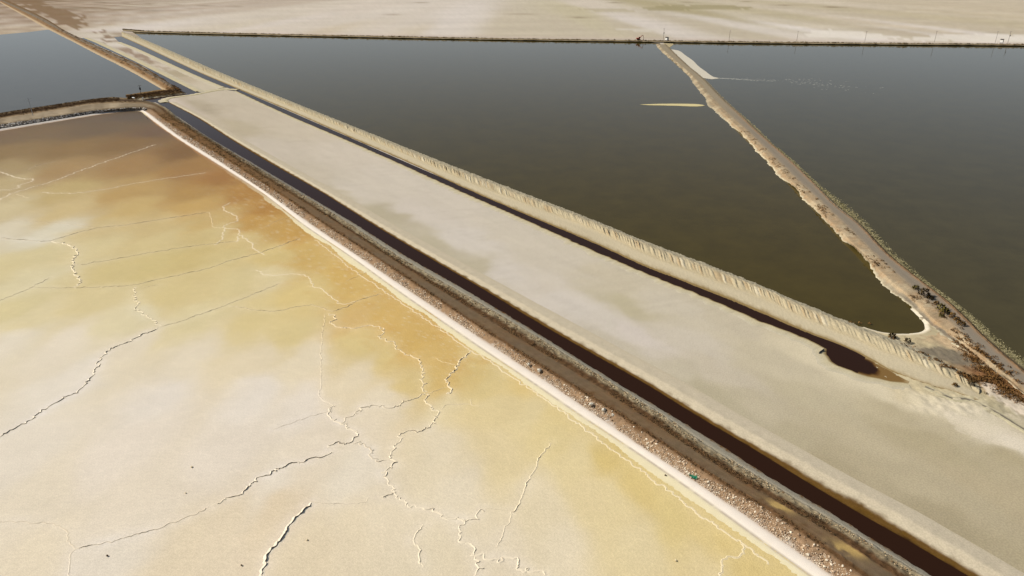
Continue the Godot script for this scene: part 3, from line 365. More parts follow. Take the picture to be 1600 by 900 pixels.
var flat_tones := [
	[Vector2(-168.84,-360.67), Color8(178,166,142)],
	[Vector2(-168.28,-392.28), Color8(196,184,162)],
	[Vector2(-123.14,-333.48), Color8(196,184,162)],
	[Vector2(-123.88,-302.65), Color8(186,174,148)],
	[Vector2(-94.83,-265.17), Color8(198,187,168)],
	[Vector2(-92.91,-302.65), Color8(200,188,166)],
	[Vector2(-73.68,-226.7), Color8(196,185,164)],
	[Vector2(-62.52,-254.5), Color8(204,193,174)],
	[Vector2(-47.34,-203.89), Color8(204,194,176)],
	[Vector2(-53.62,-197.17), Color8(186,175,148)],
	[Vector2(-37.77,-218.61), Color8(204,194,176)],
	[Vector2(-35.71,-181.97), Color8(182,172,146)],
	[Vector2(-27.15,-184.85), Color8(206,196,180)],
	[Vector2(-19.15,-197.17), Color8(204,194,176)],
	[Vector2(-19.1,-159.23), Color8(188,178,152)],
	[Vector2(-13.05,-163.85), Color8(208,199,184)],
	[Vector2(0,-163.85), Color8(204,194,174)],
	[Vector2(-8.71,-142.81), Color8(188,178,152)],
	[Vector2(0,-139.14), Color8(206,197,182)],
	[Vector2(9.11,-150.64), Color8(202,192,172)],
	[Vector2(10.46,-125.94), Color8(207,198,183)],
	[Vector2(6.81,-132.27), Color8(204,194,176)],
	[Vector2(22.24,-135.63), Color8(198,187,162)],
	[Vector2(23.07,-122.96), Color8(190,180,150)],
	[Vector2(18.51,-117.34), Color8(205,196,180)],
	[Vector2(23.78,-112.12), Color8(208,198,184)],
	[Vector2(33.33,-122.96), Color8(202,192,170)],
	[Vector2(32.14,-107.26), Color8(202,192,172)],
	[Vector2(40.71,-117.34), Color8(198,187,162)],
	[Vector2(18.36,-107.26), Color8(196,186,164)],
	[Vector2(25.75,-98.5), Color8(196,186,162)],
	[Vector2(21.82,-100.58), Color8(186,176,148)],
	[Vector2(35.41,-98.5), Color8(198,187,164)],
	[Vector2(44.37,-102.74), Color8(196,185,158)],
	[Vector2(37.14,-87.31), Color8(190,179,152)],
	[Vector2(32.24,-90.81), Color8(182,172,144)],
	[Vector2(47.35,-90.81), Color8(190,179,150)],
	[Vector2(40.95,-79.4), Color8(180,169,140)],
	[Vector2(49.83,-80.89), Color8(188,176,146)],
	[Vector2(58.65,-87.31), Color8(186,174,143)],
	[Vector2(59.15,-79.4), Color8(180,168,136)],
	[Vector2(46.82,-72.51), Color8(180,168,138)],
	[Vector2(53.93,-70), Color8(184,172,142)],
	[Vector2(62.23,-70), Color8(182,169,138)],
	[Vector2(47.4,-65.34), Color8(168,156,126)],
	[Vector2(43.69,-75.16), Color8(172,160,130)],
	[Vector2(53.38,-62.13), Color8(170,158,128)],
	[Vector2(55.27,-59.13), Color8(176,164,134)],
	[Vector2(69.03,-75.16), Color8(178,166,134)],
	[Vector2(59.25,-55.43), Color8(178,166,134)],
	[Vector2(79,-65.34), Color8(180,168,138)],
	[Vector2(53.61,-102.3), Color8(212,200,170)],
	[Vector2(54.55,-98.09), Color8(214,202,172)],
	[Vector2(57.34,-94.92), Color8(214,202,172)],
	[Vector2(63.23,-92.27), Color8(212,199,166)],
	[Vector2(66.47,-87.31), Color8(216,204,176)],
	[Vector2(64.78,-90.45), Color8(214,202,172)],
	[Vector2(65.88,-93.4), Color8(200,186,150)],
	[Vector2(61.96,-93.77), Color8(206,192,158)],
	[Vector2(69.3,-84.01), Color8(214,203,176)],
	[Vector2(71.89,-79.4), Color8(220,210,188)],
	[Vector2(74.29,-87.31), Color8(214,203,176)],
	[Vector2(71.98,-89.92), Color8(198,186,150)],
	[Vector2(75.98,-89.92), Color8(168,160,128)],
	[Vector2(76.09,-85.64), Color8(160,150,122)],
	[Vector2(72.17,-93.58), Color8(180,166,130)],
	[Vector2(68.59,-94.54), Color8(190,176,138)],
	[Vector2(67.75,-109.65), Color8(200,186,150)],
	[Vector2(73.33,-109.16), Color8(196,180,142)],
	[Vector2(75.1,-106.1), Color8(176,164,136)],
	[Vector2(75.12,-103.17), Color8(128,118,100)],
	[Vector2(77.64,-102.74), Color8(126,118,102)],
	[Vector2(72.71,-103.84), Color8(150,140,118)],
	[Vector2(74.65,-99.53), Color8(186,168,128)],
	[Vector2(78.38,-110.87), Color8(190,166,130)],
	[Vector2(79.89,-108.44), Color8(204,180,144)],
	[Vector2(79.86,-102.74), Color8(160,124,84)],
	[Vector2(79.4,-98.5), Color8(140,100,64)],
	[Vector2(80.02,-94.54), Color8(150,110,72)],
	[Vector2(79.58,-90.81), Color8(142,104,68)],
	[Vector2(76.73,-92.65), Color8(206,188,156)],
	[Vector2(76.24,-87.31), Color8(214,194,170)],
	[Vector2(76.34,-95.31), Color8(150,118,78)],
	[Vector2(74.96,-96.49), Color8(168,140,98)],
	[Vector2(78.67,-116.8), Color8(200,184,152)],
	[Vector2(-413.41,-760.37), Color8(150,132,112)],
	[Vector2(-384.49,-714.94), Color8(214,205,190)],
	[Vector2(-359.33,-674.46), Color8(160,142,122)],
	[Vector2(-351.94,-668.14), Color8(212,203,188)],
	[Vector2(-331.08,-632.48), Color8(164,148,128)],
	[Vector2(-317.31,-615.99), Color8(208,198,182)],
	[Vector2(-300.11,-585.37), Color8(170,154,134)],
	[Vector2(-295.41,-585.37), Color8(206,196,180)],
	[Vector2(-282.62,-561.99), Color8(176,160,140)],
	[Vector2(-262.56,-532.1), Color8(204,192,172)],
	[Vector2(-442.51,-811.73), Color8(150,132,108)],
	[Vector2(-477.98,-870.25), Color8(150,132,108)],
	[Vector2(-484.1,-870.25), Color8(206,196,178)],
	[Vector2(-473.71,-840), Color8(212,202,184)],
	[Vector2(-409.75,-744.62), Color8(212,202,184)],
	[Vector2(-211.31,-458.24), Color8(190,176,150)],
	[Vector2(-275.31,-548.8), Color8(200,188,168)],
	[Vector2(-346.72,-649.84), Color8(212,202,186)],
	[Vector2(-432.31,-776.78), Color8(214,205,190)],
	[Vector2(-292.2,-595.25), Color8(206,196,178)],
	[Vector2(-191.01,-429.51), Color8(200,188,164)],
	[Vector2(-188.8,-443.44), Color8(198,186,162)],
	[Vector2(-234.33,-490.82), Color8(176,163,136)],
	[Vector2(-332.23,-638.17), Color8(206,195,178)],
]
var far_tones := [
	[Vector2(-844.4,-1951.46), Color8(205,192,170)],
	[Vector2(-337.76,-1951.46), Color8(210,198,178)],
	[Vector2(178.01,-2058.38), Color8(208,196,174)],
	[Vector2(844.4,-1951.46), Color8(206,193,168)],
	[Vector2(853.86,-1401.96), Color8(196,182,152)],
	[Vector2(1036.83,-1401.96), Color8(198,184,156)],
	[Vector2(-731.88,-1401.96), Color8(212,200,182)],
	[Vector2(-487.92,-1401.96), Color8(208,196,174)],
	[Vector2(-243.96,-1401.96), Color8(212,201,182)],
	[Vector2(-334.14,-1091.32), Color8(214,203,186)],
	[Vector2(-102.92,-1178.69), Color8(214,204,188)],
	[Vector2(-489.6,-1015.76), Color8(216,206,190)],
	[Vector2(134.42,-1547.75), Color8(196,185,152)],
	[Vector2(357.97,-1650.44), Color8(178,166,130)],
	[Vector2(487.92,-1401.96), Color8(190,178,146)],
	[Vector2(731.88,-1401.96), Color8(194,181,150)],
	[Vector2(190.93,-1091.32), Color8(212,202,186)],
	[Vector2(320.22,-1044.73), Color8(212,202,184)],
	[Vector2(400.58,-1015.76), Color8(204,192,166)],
	[Vector2(534.11,-1015.76), Color8(204,190,164)],
	[Vector2(160.67,-914.02), Color8(192,180,154)],
	[Vector2(76.6,-870.25), Color8(196,184,158)],
	[Vector2(274.48,-891.61), Color8(192,180,154)],
	[Vector2(382.99,-870.25), Color8(224,215,200)],
	[Vector2(393.82,-811.73), Color8(220,210,192)],
	[Vector2(482.57,-870.25), Color8(188,174,146)],
	[Vector2(490.56,-793.88), Color8(222,212,196)],
	[Vector2(553.64,-793.88), Color8(222,212,196)],
	[Vector2(610.54,-914.02), Color8(196,183,156)],
	[Vector2(-235.27,-891.61), Color8(204,190,164)],
	[Vector2(-114.9,-870.25), Color8(204,191,166)],
	[Vector2(0,-840), Color8(198,186,160)],
	[Vector2(-325.31,-925.64), Color8(210,198,176)],
	[Vector2(-513.21,-870.25), Color8(214,204,188)],
	[Vector2(-382.99,-870.25), Color8(206,194,170)],
	[Vector2(-1343.94,-2058.38), Color8(140,116,90)],
	[Vector2(-1433.88,-2177.51), Color8(140,116,90)],
	[Vector2(-1353.82,-2116.29), Color8(150,126,98)],
	[Vector2(-1326.38,-2116.29), Color8(190,174,150)],
	[Vector2(-1283.49,-1951.46), Color8(138,114,88)],
	[Vector2(-1258.16,-1951.46), Color8(140,116,88)],
	[Vector2(-1232.82,-1951.46), Color8(170,148,120)],
	[Vector2(-1182.25,-1902.01), Color8(200,186,162)],
	[Vector2(-1184,-1810.17), Color8(138,112,84)],
	[Vector2(-1160.47,-1810.17), Color8(138,112,84)],
	[Vector2(-1141.65,-1810.17), Color8(140,114,86)],
	[Vector2(-1090.6,-1767.45), Color8(196,182,158)],
	[Vector2(-1097.77,-1687.71), Color8(138,112,84)],
	[Vector2(-1077.28,-1687.71), Color8(138,112,84)],
	[Vector2(-1053.86,-1687.71), Color8(144,118,90)],
	[Vector2(-1005.18,-1650.44), Color8(202,188,164)],
	[Vector2(-1022.31,-1580.56), Color8(140,114,86)],
	[Vector2(-998.99,-1580.56), Color8(140,114,86)],
	[Vector2(-967.42,-1580.56), Color8(146,120,92)],
	[Vector2(-920.8,-1547.75), Color8(200,186,160)],
	[Vector2(-953.15,-1486), Color8(138,112,84)],
	[Vector2(-923.45,-1486), Color8(138,112,84)],
	[Vector2(-891.16,-1486), Color8(140,114,86)],
	[Vector2(-846.16,-1456.91), Color8(202,188,164)],
	[Vector2(-890.45,-1401.96), Color8(138,112,84)],
	[Vector2(-859.96,-1401.96), Color8(138,112,84)],
	[Vector2(-823.97,-1375.98), Color8(142,118,88)],
	[Vector2(-781.03,-1350.93), Color8(202,188,164)],
	[Vector2(-836.66,-1326.75), Color8(138,112,84)],
	[Vector2(-794.98,-1303.41), Color8(138,112,84)],
	[Vector2(-763.65,-1280.87), Color8(146,122,94)],
	[Vector2(-726.77,-1259.07), Color8(204,190,166)],
	[Vector2(-788.25,-1259.07), Color8(140,114,86)],
	[Vector2(-738.39,-1217.58), Color8(138,112,82)],
	[Vector2(-710.99,-1197.83), Color8(150,126,98)],
	[Vector2(-679.3,-1178.69), Color8(206,192,168)],
	[Vector2(-744.45,-1197.83), Color8(142,116,88)],
	[Vector2(-690.66,-1142.16), Color8(138,112,82)],
	[Vector2(-664.62,-1124.71), Color8(150,128,98)],
	[Vector2(-635.47,-1107.77), Color8(208,196,174)],
	[Vector2(-680.03,-1107.77), Color8(144,120,90)],
	[Vector2(-645.55,-1075.35), Color8(138,114,84)],
	[Vector2(-623.47,-1059.82), Color8(152,130,100)],
	[Vector2(-633.11,-1044.73), Color8(150,126,96)],
	[Vector2(-597.25,-1001.86), Color8(146,122,92)],
	[Vector2(-585.83,-1001.86), Color8(186,170,142)],
	[Vector2(-577.66,-962.28), Color8(170,150,120)],
	[Vector2(-551.7,-937.55), Color8(200,186,162)],
	[Vector2(-550.34,-949.76), Color8(212,202,184)],
	[Vector2(-611.67,-1075.35), Color8(212,202,184)],
	[Vector2(-1139.23,-2058.38), Color8(206,192,168)],
	[Vector2(-1003.65,-1810.17), Color8(206,194,172)],
	[Vector2(-864.51,-1580.56), Color8(208,196,174)],
	[Vector2(-758.71,-1401.96), Color8(210,198,178)],
	[Vector2(-664.11,-1237.99), Color8(212,200,180)],
	[Vector2(-588.15,-1075.35), Color8(214,202,184)],
	[Vector2(-925.24,-1810.17), Color8(206,194,170)],
	[Vector2(-636.38,-1280.87), Color8(212,200,182)],
	[Vector2(-905.71,-1350.93), Color8(214,201,182)],
	[Vector2(-780.17,-1178.69), Color8(216,203,184)],
	[Vector2(-693.98,-1059.82), Color8(217,204,185)],
	[Vector2(-1070.34,-1580.56), Color8(214,200,180)],
	[Vector2(-1242.02,-1810.17), Color8(212,198,176)],
	[Vector2(-1075.39,-1547.75), Color8(214,200,180)],
	[Vector2(-802.81,-1178.69), Color8(216,203,182)],
	[Vector2(-686.18,-1044.73), Color8(218,206,186)],
	[Vector2(-885.15,-1178.69), Color8(214,200,180)],
	[Vector2(-667.08,-949.76), Color8(214,198,170)],
	[Vector2(-618.58,-914.02), Color8(206,188,158)],
	[Vector2(-592.14,-840), Color8(190,170,136)],
]
var stains := [
	[[Vector2(-1456.46,-2177.51),Vector2(-1408.84,-2209.45),Vector2(-1205.31,-1902.01),Vector2(-1030.95,-1650.44),Vector2(-906.34,-1516.26),Vector2(-795.14,-1350.93),Vector2(-723.52,-1217.58),Vector2(-640.59,-1091.32),Vector2(-563.31,-962.28),Vector2(-558.09,-931.56),Vector2(-587.8,-962.28),Vector2(-693.6,-1107.77),Vector2(-870.42,-1350.93),Vector2(-1167.19,-1767.45)], Color8(134,108,80), 0.85],
	[[Vector2(346.99,-870.25),Vector2(375.28,-908.32),Vector2(412.22,-919.79),Vector2(431.32,-891.61),Vector2(433,-840),Vector2(439.17,-802.71),Vector2(404.32,-789.54),Vector2(371.43,-793.88),Vector2(341.84,-807.19),Vector2(335.23,-830.37)], Color8(228,218,204), 0.8],
	[[Vector2(434.5,-793.88),Vector2(488.51,-840),Vector2(542.06,-854.87),Vector2(595.48,-844.9),Vector2(666.15,-840),Vector2(592.89,-744.62),Vector2(527.01,-744.62),Vector2(434.72,-756.37),Vector2(411.72,-776.78)], Color8(228,218,204), 0.8],
	[[Vector2(286.38,-1650.44),Vector2(371.94,-1788.56),Vector2(470.46,-1810.17),Vector2(568.84,-1726.68),Vector2(507.73,-1580.56),Vector2(372.59,-1531.85),Vector2(289.82,-1516.26)], Color8(160,148,112), 0.7],
	[[Vector2(144.08,-1580.56),Vector2(224.23,-1614.75),Vector2(258.31,-1486),Vector2(175.65,-1442.78)], Color8(172,160,126), 0.5],
	[[Vector2(131.75,-937.55),Vector2(168.91,-962.28),Vector2(197.62,-937.55),Vector2(164.69,-891.61)], Color8(216,206,190), 0.6],
	[[Vector2(-508.18,-891.61),Vector2(-522.11,-925.64),Vector2(-516.82,-933.94),Vector2(-505.57,-902.68),Vector2(-484.6,-859.93),Vector2(-442.91,-793.88),Vector2(-403.82,-744.62),Vector2(-404.99,-733.21),Vector2(-447.11,-793.88)], Color8(140,118,96), 0.85],
	[[Vector2(-424.24,-744.62),Vector2(-427.01,-764.41),Vector2(-404.39,-736.98),Vector2(-407.47,-725.8)], Color8(140,118,96), 0.8],
	[[Vector2(-357.95,-655.83),Vector2(-365.51,-684.16),Vector2(-341.52,-649.84),Vector2(-338.96,-632.48)], Color8(146,124,102), 0.8],
	[[Vector2(-325.58,-610.68),Vector2(-338.63,-649.84),Vector2(-314.57,-615.99),Vector2(-311.33,-595.25)], Color8(146,124,102), 0.8],
	[[Vector2(72.16,-106.56),Vector2(74.27,-105.64),Vector2(76.58,-107.5),Vector2(77.02,-105.87),Vector2(78.77,-105.19),Vector2(78.97,-102.74),Vector2(78.52,-100.37),Vector2(76.23,-100.37),Vector2(74.43,-101.97),Vector2(72.95,-104.29)], Color8(128,118,100), 0.85],
	[[Vector2(76.22,-95.12),Vector2(77.91,-95.31),Vector2(78.24,-93.4),Vector2(78.82,-91.18),Vector2(79.63,-88.69),Vector2(77.31,-85.31),Vector2(76.44,-88.34),Vector2(75.55,-90.81),Vector2(75.31,-92.83)], Color8(226,212,190), 0.7],
	[[Vector2(74.32,-90.45),Vector2(76.4,-89.04),Vector2(75.77,-86.3),Vector2(73.08,-85.14),Vector2(72.2,-86.64)], Color8(162,152,122), 0.7],
	[[Vector2(65.49,-87.31),Vector2(68.85,-84.82),Vector2(74.28,-80.89),Vector2(71.67,-77.1),Vector2(67.34,-79.4),Vector2(64.57,-82.43)], Color8(222,210,186), 0.45],
	[[Vector2(-302.94,-580.54),Vector2(-311.97,-610.68),Vector2(-291.52,-580.54),Vector2(-288.66,-561.99)], Color8(150,130,106), 0.7],
	[[Vector2(-279.13,-544.53),Vector2(-285.47,-571.12),Vector2(-270.89,-548.8),Vector2(-269.24,-532.1)], Color8(154,134,110), 0.7],
	[[Vector2(-260.69,-524.11),Vector2(-262.54,-540.33),Vector2(-251.37,-520.21),Vector2(-250.71,-508.8)], Color8(164,146,120), 0.6],
]
var far_streaks := [
	[Vector2(-1388.72,-2177.51), Vector2(-1109.27,-2003.51), 16],
	[Vector2(-1109.27,-2003.51), Vector2(-585.48,-1687.71), 14],
	[Vector2(-1092.77,-1726.68), Vector2(-938.95,-1614.75), 30],
	[Vector2(-938.95,-1614.75), Vector2(-723.26,-1486), 22],
	[Vector2(-263.48,-1375.98), Vector2(-181.71,-1303.41), 10],
	[Vector2(-178.01,-2058.38), Vector2(178.01,-2058.38), 12],
	[Vector2(277.32,-2003.51), Vector2(731.79,-2116.29), 10],
	[Vector2(642.58,-1854.97), Vector2(731.84,-1687.71), 14],
	[Vector2(731.84,-1687.71), Vector2(1013.36,-1456.91), 14],
	[Vector2(59.76,-768.49), Vector2(128.51,-765.22), 4],
	[Vector2(125.48,-771.78), Vector2(132.02,-770.13), 5],
	[Vector2(339.05,-1107.77), Vector2(360.62,-1099.49), 14],
	[Vector2(697.76,-1116.18), Vector2(707.52,-1116.18), 14],
	[Vector2(516.14,-820.94), Vector2(499.16,-768.49), 4],
	[Vector2(528.45,-820.94), Vector2(521.52,-776.78), 3],
	[Vector2(299.19,-776.78), Vector2(314.02,-772.61), 4],
	[Vector2(-302.61,-2058.38), Vector2(-185.77,-1951.46), 16],
	[Vector2(23.52,-1350.93), Vector2(40.45,-1326.75), 18],
	[Vector2(98.81,-1259.07), Vector2(113.38,-1237.99), 16],
]


func _ready() -> void:
	rng.seed = 41
	setup_noise()
	# --- camera, sky, sun, exposure
	var cam := Camera3D.new()
	cam.name = "camera"
	cam.position = eye
	cam.rotation_degrees = Vector3(-24.4, 0, 0)
	cam.fov = 45.75
	cam.near = 0.5
	cam.far = 20000.0
	add_child(cam)
	var env := Environment.new()
	env.background_mode = Environment.BG_SKY
	var sky_mat := ProceduralSkyMaterial.new()
	sky_mat.sky_top_color = Color(0.40, 0.46, 0.54)
	sky_mat.sky_horizon_color = Color(0.64, 0.665, 0.67)
	sky_mat.sky_curve = 0.12
	sky_mat.ground_bottom_color = Color(0.5, 0.46, 0.4)
	sky_mat.ground_horizon_color = Color(0.6, 0.6, 0.6)
	var sky := Sky.new()
	sky.sky_material = sky_mat
	env.sky = sky
	env.tonemap_mode = Environment.TONE_MAPPER_LINEAR
	env.tonemap_exposure = 1.24
	env.sdfgi_enabled = true
	env.ssao_enabled = true
	env.ssil_enabled = true
	var we := WorldEnvironment.new()
	we.environment = env
	we.name = "environment"
	add_child(we)
	var sun := DirectionalLight3D.new()
	sun.name = "sun"
	sun.light_energy = 1.6
	sun.light_color = Color(1.0, 0.98, 0.94)
	sun.light_angular_distance = 0.5
	sun.shadow_enabled = true
	add_child(sun)
	sun.look_at_from_position(Vector3(-0.75, 0.62, -0.12) * 100.0, Vector3.ZERO)
	make_materials()
	# --- the large structure
	build_ground()
	build_salt_pan()
	build_water()
	build_main_embankment()
	build_other_banks()
	build_causeway()
	# --- things
	build_cracks()
	build_stones()
	build_scrub()
	build_poles()
	build_machines()
	build_small_things()


func setup_noise() -> void:
	var fr := [0.012, 0.07, 0.35, 1.3]
	var all := [n_slow, n_mid, n_fine, n_tiny]
	for i in 4:
		var n: FastNoiseLite = all[i]
		n.seed = 11 + i * 7
		n.noise_type = FastNoiseLite.TYPE_SIMPLEX_SMOOTH
		n.frequency = fr[i]
		n.fractal_octaves = 3 if i < 3 else 2


# ---------------------------------------------------------------- naming helpers
func numbered(called: String) -> String:
	var k: int = used.get(called, -1) + 1
	used[called] = k
	return called if k == 0 else "%s_%03d" % [called, k]


func tag(o: Node, label := "", category := "", group := "", kind := "") -> void:
	for pair in [["label", label], ["category", category], ["group", group], ["kind", kind]]:
		if pair[1] != "":
			o.set_meta(pair[0], pair[1])


func put(called: String, mesh: Mesh, mat: Material, parent: Node = null) -> MeshInstance3D:
	var o := MeshInstance3D.new()
	o.mesh = mesh
	o.material_override = mat
	if parent == null:
		o.name = numbered(called)
		add_child(o)
	else:
		o.name = called
		parent.add_child(o, true)
	return o


func thing(called: String, label: String, category: String, at: Vector3, turn := 0.0, group := "") -> Node3D:
	var o := Node3D.new()
	o.name = numbered(called)
	add_child(o)
	o.position = at
	o.rotation.y = turn
	tag(o, label, category, group)
	return o


# ---------------------------------------------------------------- colour helpers
func tone(r: float, g: float, b: float) -> Color:
	var c := Color(r / 255.0, g / 255.0, b / 255.0).srgb_to_linear()
	return Color(c.r / K, c.g / K, c.b / K)


func ramp(colors: Array, t: float) -> Color:
	var i := clampi(int(floor(t)), 0, colors.size() - 1)
	var j := mini(i + 1, colors.size() - 1)
	var a: Color = colors[i]
	return a.lerp(colors[j], smoothstep(0.2, 0.8, t - floor(t)))


func tones_of(list: Array, deep: float, way := Vector2(0, 1), soft := 0.0001) -> Array:     # patches are drawn out by 1/deep along way
	var where := PackedVector2Array()
	var cols := PackedColorArray()
	var reach := PackedFloat32Array()
	for e in list:
		where.append(Vector2(e[0].dot(Vector2(way.y, -way.x)), e[0].dot(way) * deep))
		var c: Color = e[1].srgb_to_linear()
		cols.append(Color(c.r / K, c.g / K, c.b / K))
		var d: float = sqrt(e[0].length_squared() + 3600.0)
		reach.append(1.0 / (d * d))
	return [where, cols, reach, deep, way, soft]


func mixed(p: Vector2, t: Array) -> Color:     # smooth mixture of scattered tones, each with a reach of its own
	var where: PackedVector2Array = t[0]
	var cols: PackedColorArray = t[1]
	var reach: PackedFloat32Array = t[2]
	var way: Vector2 = t[4]
	var soft: float = t[5]
	var pd := Vector2(p.dot(Vector2(way.y, -way.x)), p.dot(way) * t[3])
	var sum := Color(0, 0, 0, 0)
	var total := 0.0
	for i in where.size():
		var q := where[i].distance_squared_to(pd) * reach[i] + soft
		var w := 1.0 / (q * q)
		total += w
		sum += cols[i] * w
	return sum / total


func mat(called: String, rough: float, spec := 0.3, grain := 0.0, size := 2.0, bump := 0.0) -> StandardMaterial3D:
	var m := StandardMaterial3D.new()
	m.vertex_color_use_as_albedo = true
	m.roughness = rough
	m.metallic_specular = spec
	if grain > 0.0:
		m.uv1_triplanar = true
		m.uv1_world_triplanar = true
		m.uv1_scale = Vector3.ONE / size
		m.albedo_texture = grain_texture(grain, called.hash() % 1000)
		if bump > 0.0:
			m.normal_enabled = true
			m.normal_scale = bump
			m.normal_texture = grain_texture(0.0, called.hash() % 1000)
	mats[called] = m
	return m


func grain_texture(grain: float, s: int) -> NoiseTexture2D:
	var n := FastNoiseLite.new()
	n.noise_type = FastNoiseLite.TYPE_SIMPLEX
	n.seed = s
	n.frequency = 0.02
	n.fractal_octaves = 5
	n.fractal_gain = 0.72
	var t := NoiseTexture2D.new()
	t.width = 512
	t.height = 512
	t.seamless = true
	t.noise = n
	if grain > 0.0:
		var g := Gradient.new()
		g.set_color(0, Color(1.0 - grain, 1.0 - grain, 1.0 - grain))
		g.set_color(1, Color(1, 1, 1))
		t.color_ramp = g
	else:
		t.as_normal_map = true
		t.bump_strength = 6.0
	return t


func plain(called: String, c: Color, rough := 0.7, metal := 0.0) -> StandardMaterial3D:
	var m := StandardMaterial3D.new()
	m.albedo_color = c
	m.roughness = rough
	m.metallic = metal
	mats[called] = m
	return m


func make_materials() -> void:
	mat("dry_mud", 0.95, 0.1, 0.16, 4.5, 0.35)
	mat("crust", 0.40, 0.2, 0.14, 2.6, 0.4)
	mat("earth", 0.95, 0.1, 0.30, 3.0, 0.6)
	mat("road", 0.95, 0.1, 0.16, 2.5, 0.3)
	mat("salt", 0.7, 0.2, 0.06, 2.0, 0.3)
	mat("stone", 0.9, 0.2)
	mat("leaf", 0.9, 0.1)
	var w := mat("water", 0.06, 0.16, 0.12, 170.0)
	w.vertex_color_use_as_albedo = true
	var c := mat("canal", 0.12, 0.13)
	c.vertex_color_use_as_albedo = true
	plain("dark_metal", Color(0.12, 0.12, 0.13), 0.5, 0.4)
	plain("grey_metal", Color(0.62, 0.64, 0.66), 0.45, 0.5)
	plain("pole_wood", Color(0.30, 0.24, 0.19), 0.9)
	plain("white_paint", Color(0.88, 0.87, 0.84), 0.6)
	plain("roof_dark", Color(0.22, 0.17, 0.15), 0.8)
	plain("orange_paint", Color(0.66, 0.27, 0.16), 0.5)
	plain("black_rubber", Color(0.05, 0.05, 0.05), 0.8)
	plain("green_net", Color(0.05, 0.42, 0.30), 0.8)
	plain("window_dark", Color(0.05, 0.06, 0.07), 0.2)
	plain("old_plank", Color(0.20, 0.19, 0.18), 0.9)
	plain("insulator", Color(0.75, 0.78, 0.82), 0.3)


# ---------------------------------------------------------------- geometry helpers
func grid_mesh(pos: PackedVector3Array, cols: PackedColorArray, w: int, h: int, keep := PackedByteArray()) -> ArrayMesh:
	var nor := PackedVector3Array()
	nor.resize(pos.size())
	var up_sum := 0.0
	for r in h:
		for c in w:
			var i := r * w + c
			var dx := pos[i + 1 if c < w - 1 else i] - pos[i - 1 if c > 0 else i]
			var dz := pos[i + w if r < h - 1 else i] - pos[i - w if r > 0 else i]
			var n := dz.cross(dx)
			nor[i] = n.normalized() if n.length_squared() > 1e-12 else Vector3.UP
			up_sum += nor[i].y
	if up_sum < 0.0:
		for i in nor.size():
			nor[i] = -nor[i]
	var idx := PackedInt32Array()
	var flip := up_sum < 0.0
	for r in h - 1:
		for c in w - 1:
			var i := r * w + c
			if keep.size() and not (keep[i] or keep[i + 1] or keep[i + w] or keep[i + w + 1]):
				continue
			if flip:
				idx.append_array([i, i + w, i + 1, i + 1, i + w, i + w + 1])
			else:
				idx.append_array([i, i + 1, i + w, i + 1, i + w + 1, i + w])
	var arr := []
	arr.resize(Mesh.ARRAY_MAX)
	arr[Mesh.ARRAY_VERTEX] = pos
	arr[Mesh.ARRAY_NORMAL] = nor
	arr[Mesh.ARRAY_COLOR] = cols
	arr[Mesh.ARRAY_INDEX] = idx
	var m := ArrayMesh.new()
	if idx.size():
		m.add_surface_from_arrays(Mesh.PRIMITIVE_TRIANGLES, arr)
	return m


func spline(a: Vector3, b: Vector3, c: Vector3, d: Vector3, t: float, ta: float, tc: float) -> Vector3:
	# Hermite between b and c with tangents scaled for uneven stations
	var l := b.distance_to(c)
	var m0 := (c - a) * (l / maxf(ta, 0.01))
	var m1 := (d - b) * (l / maxf(tc, 0.01))
	var t2 := t * t
	var t3 := t2 * t
	return b * (2 * t3 - 3 * t2 + 1) + m0 * (t3 - 2 * t2 + t) + c * (-2 * t3 + 3 * t2) + m1 * (t3 - t2)


class Loft:
	var pos := PackedVector3Array()
	var along := PackedFloat32Array()      # per row: station number with fraction
	var dist := PackedFloat32Array()       # per row: metres from the first station
	var across := PackedFloat32Array()     # per column: rail number with fraction
	var first := PackedInt32Array()        # column of each rail
	var w := 0
	var h := 0


func loft(stations: Array, divs: Array, fineness := 0.0035, least := 0.22) -> Loft:
	var L := Loft.new()
	var n: int = stations[0].size()
	for k in n - 1:
		L.first.append(L.across.size())
		for j in divs[k]:
			L.across.append(k + float(j) / divs[k])
	L.first.append(L.across.size())
	L.across.append(n - 1)
	L.w = L.across.size()
	var total := 0.0
	for i in stations.size() - 1:
		var s0: Array = stations[maxi(i - 1, 0)]
		var s1: Array = stations[i]
		var s2: Array = stations[i + 1]
		var s3: Array = stations[mini(i + 2, stations.size() - 1)]
		var l: float = s1[n / 2].distance_to(s2[n / 2])
		var mid: Vector3 = (s1[n / 2] + s2[n / 2]) * 0.5
		var step := clampf(mid.distance_to(eye) * fineness, least, 8.0)
		var steps := maxi(1, int(ceil(l / step)))
		for q in steps + (1 if i == stations.size() - 2 else 0):
			var t := float(q) / steps
			var rails := []
			for k in n:
				var a: Vector3 = s0[k]
				var b: Vector3 = s1[k]
				var c: Vector3 = s2[k]
				var d: Vector3 = s3[k]
				rails.append(spline(a, b, c, d, t, a.distance_to(b) + b.distance_to(c), b.distance_to(c) + c.distance_to(d)))
			for x in L.across:
				var k := mini(int(x), n - 2)
				var p: Vector3 = rails[k].lerp(rails[k + 1], x - k)
				L.pos.append(p)
			L.along.append(i + t)
			L.dist.append(total + l * t)
		total += l
	L.h = L.along.size()
	return L


func loft_part(L: Loft, cols: PackedColorArray, r0: int, r1: int) -> ArrayMesh:   # the columns between two rails
	var c0 := L.first[r0]
	var c1 := L.first[r1]
	var w := c1 - c0 + 1
	var p := PackedVector3Array()
	var c := PackedColorArray()
	for r in L.h:
		p.append_array(L.pos.slice(r * L.w + c0, r * L.w + c1 + 1))
		c.append_array(cols.slice(r * L.w + c0, r * L.w + c1 + 1))
	return grid_mesh(p, c, w, L.h)


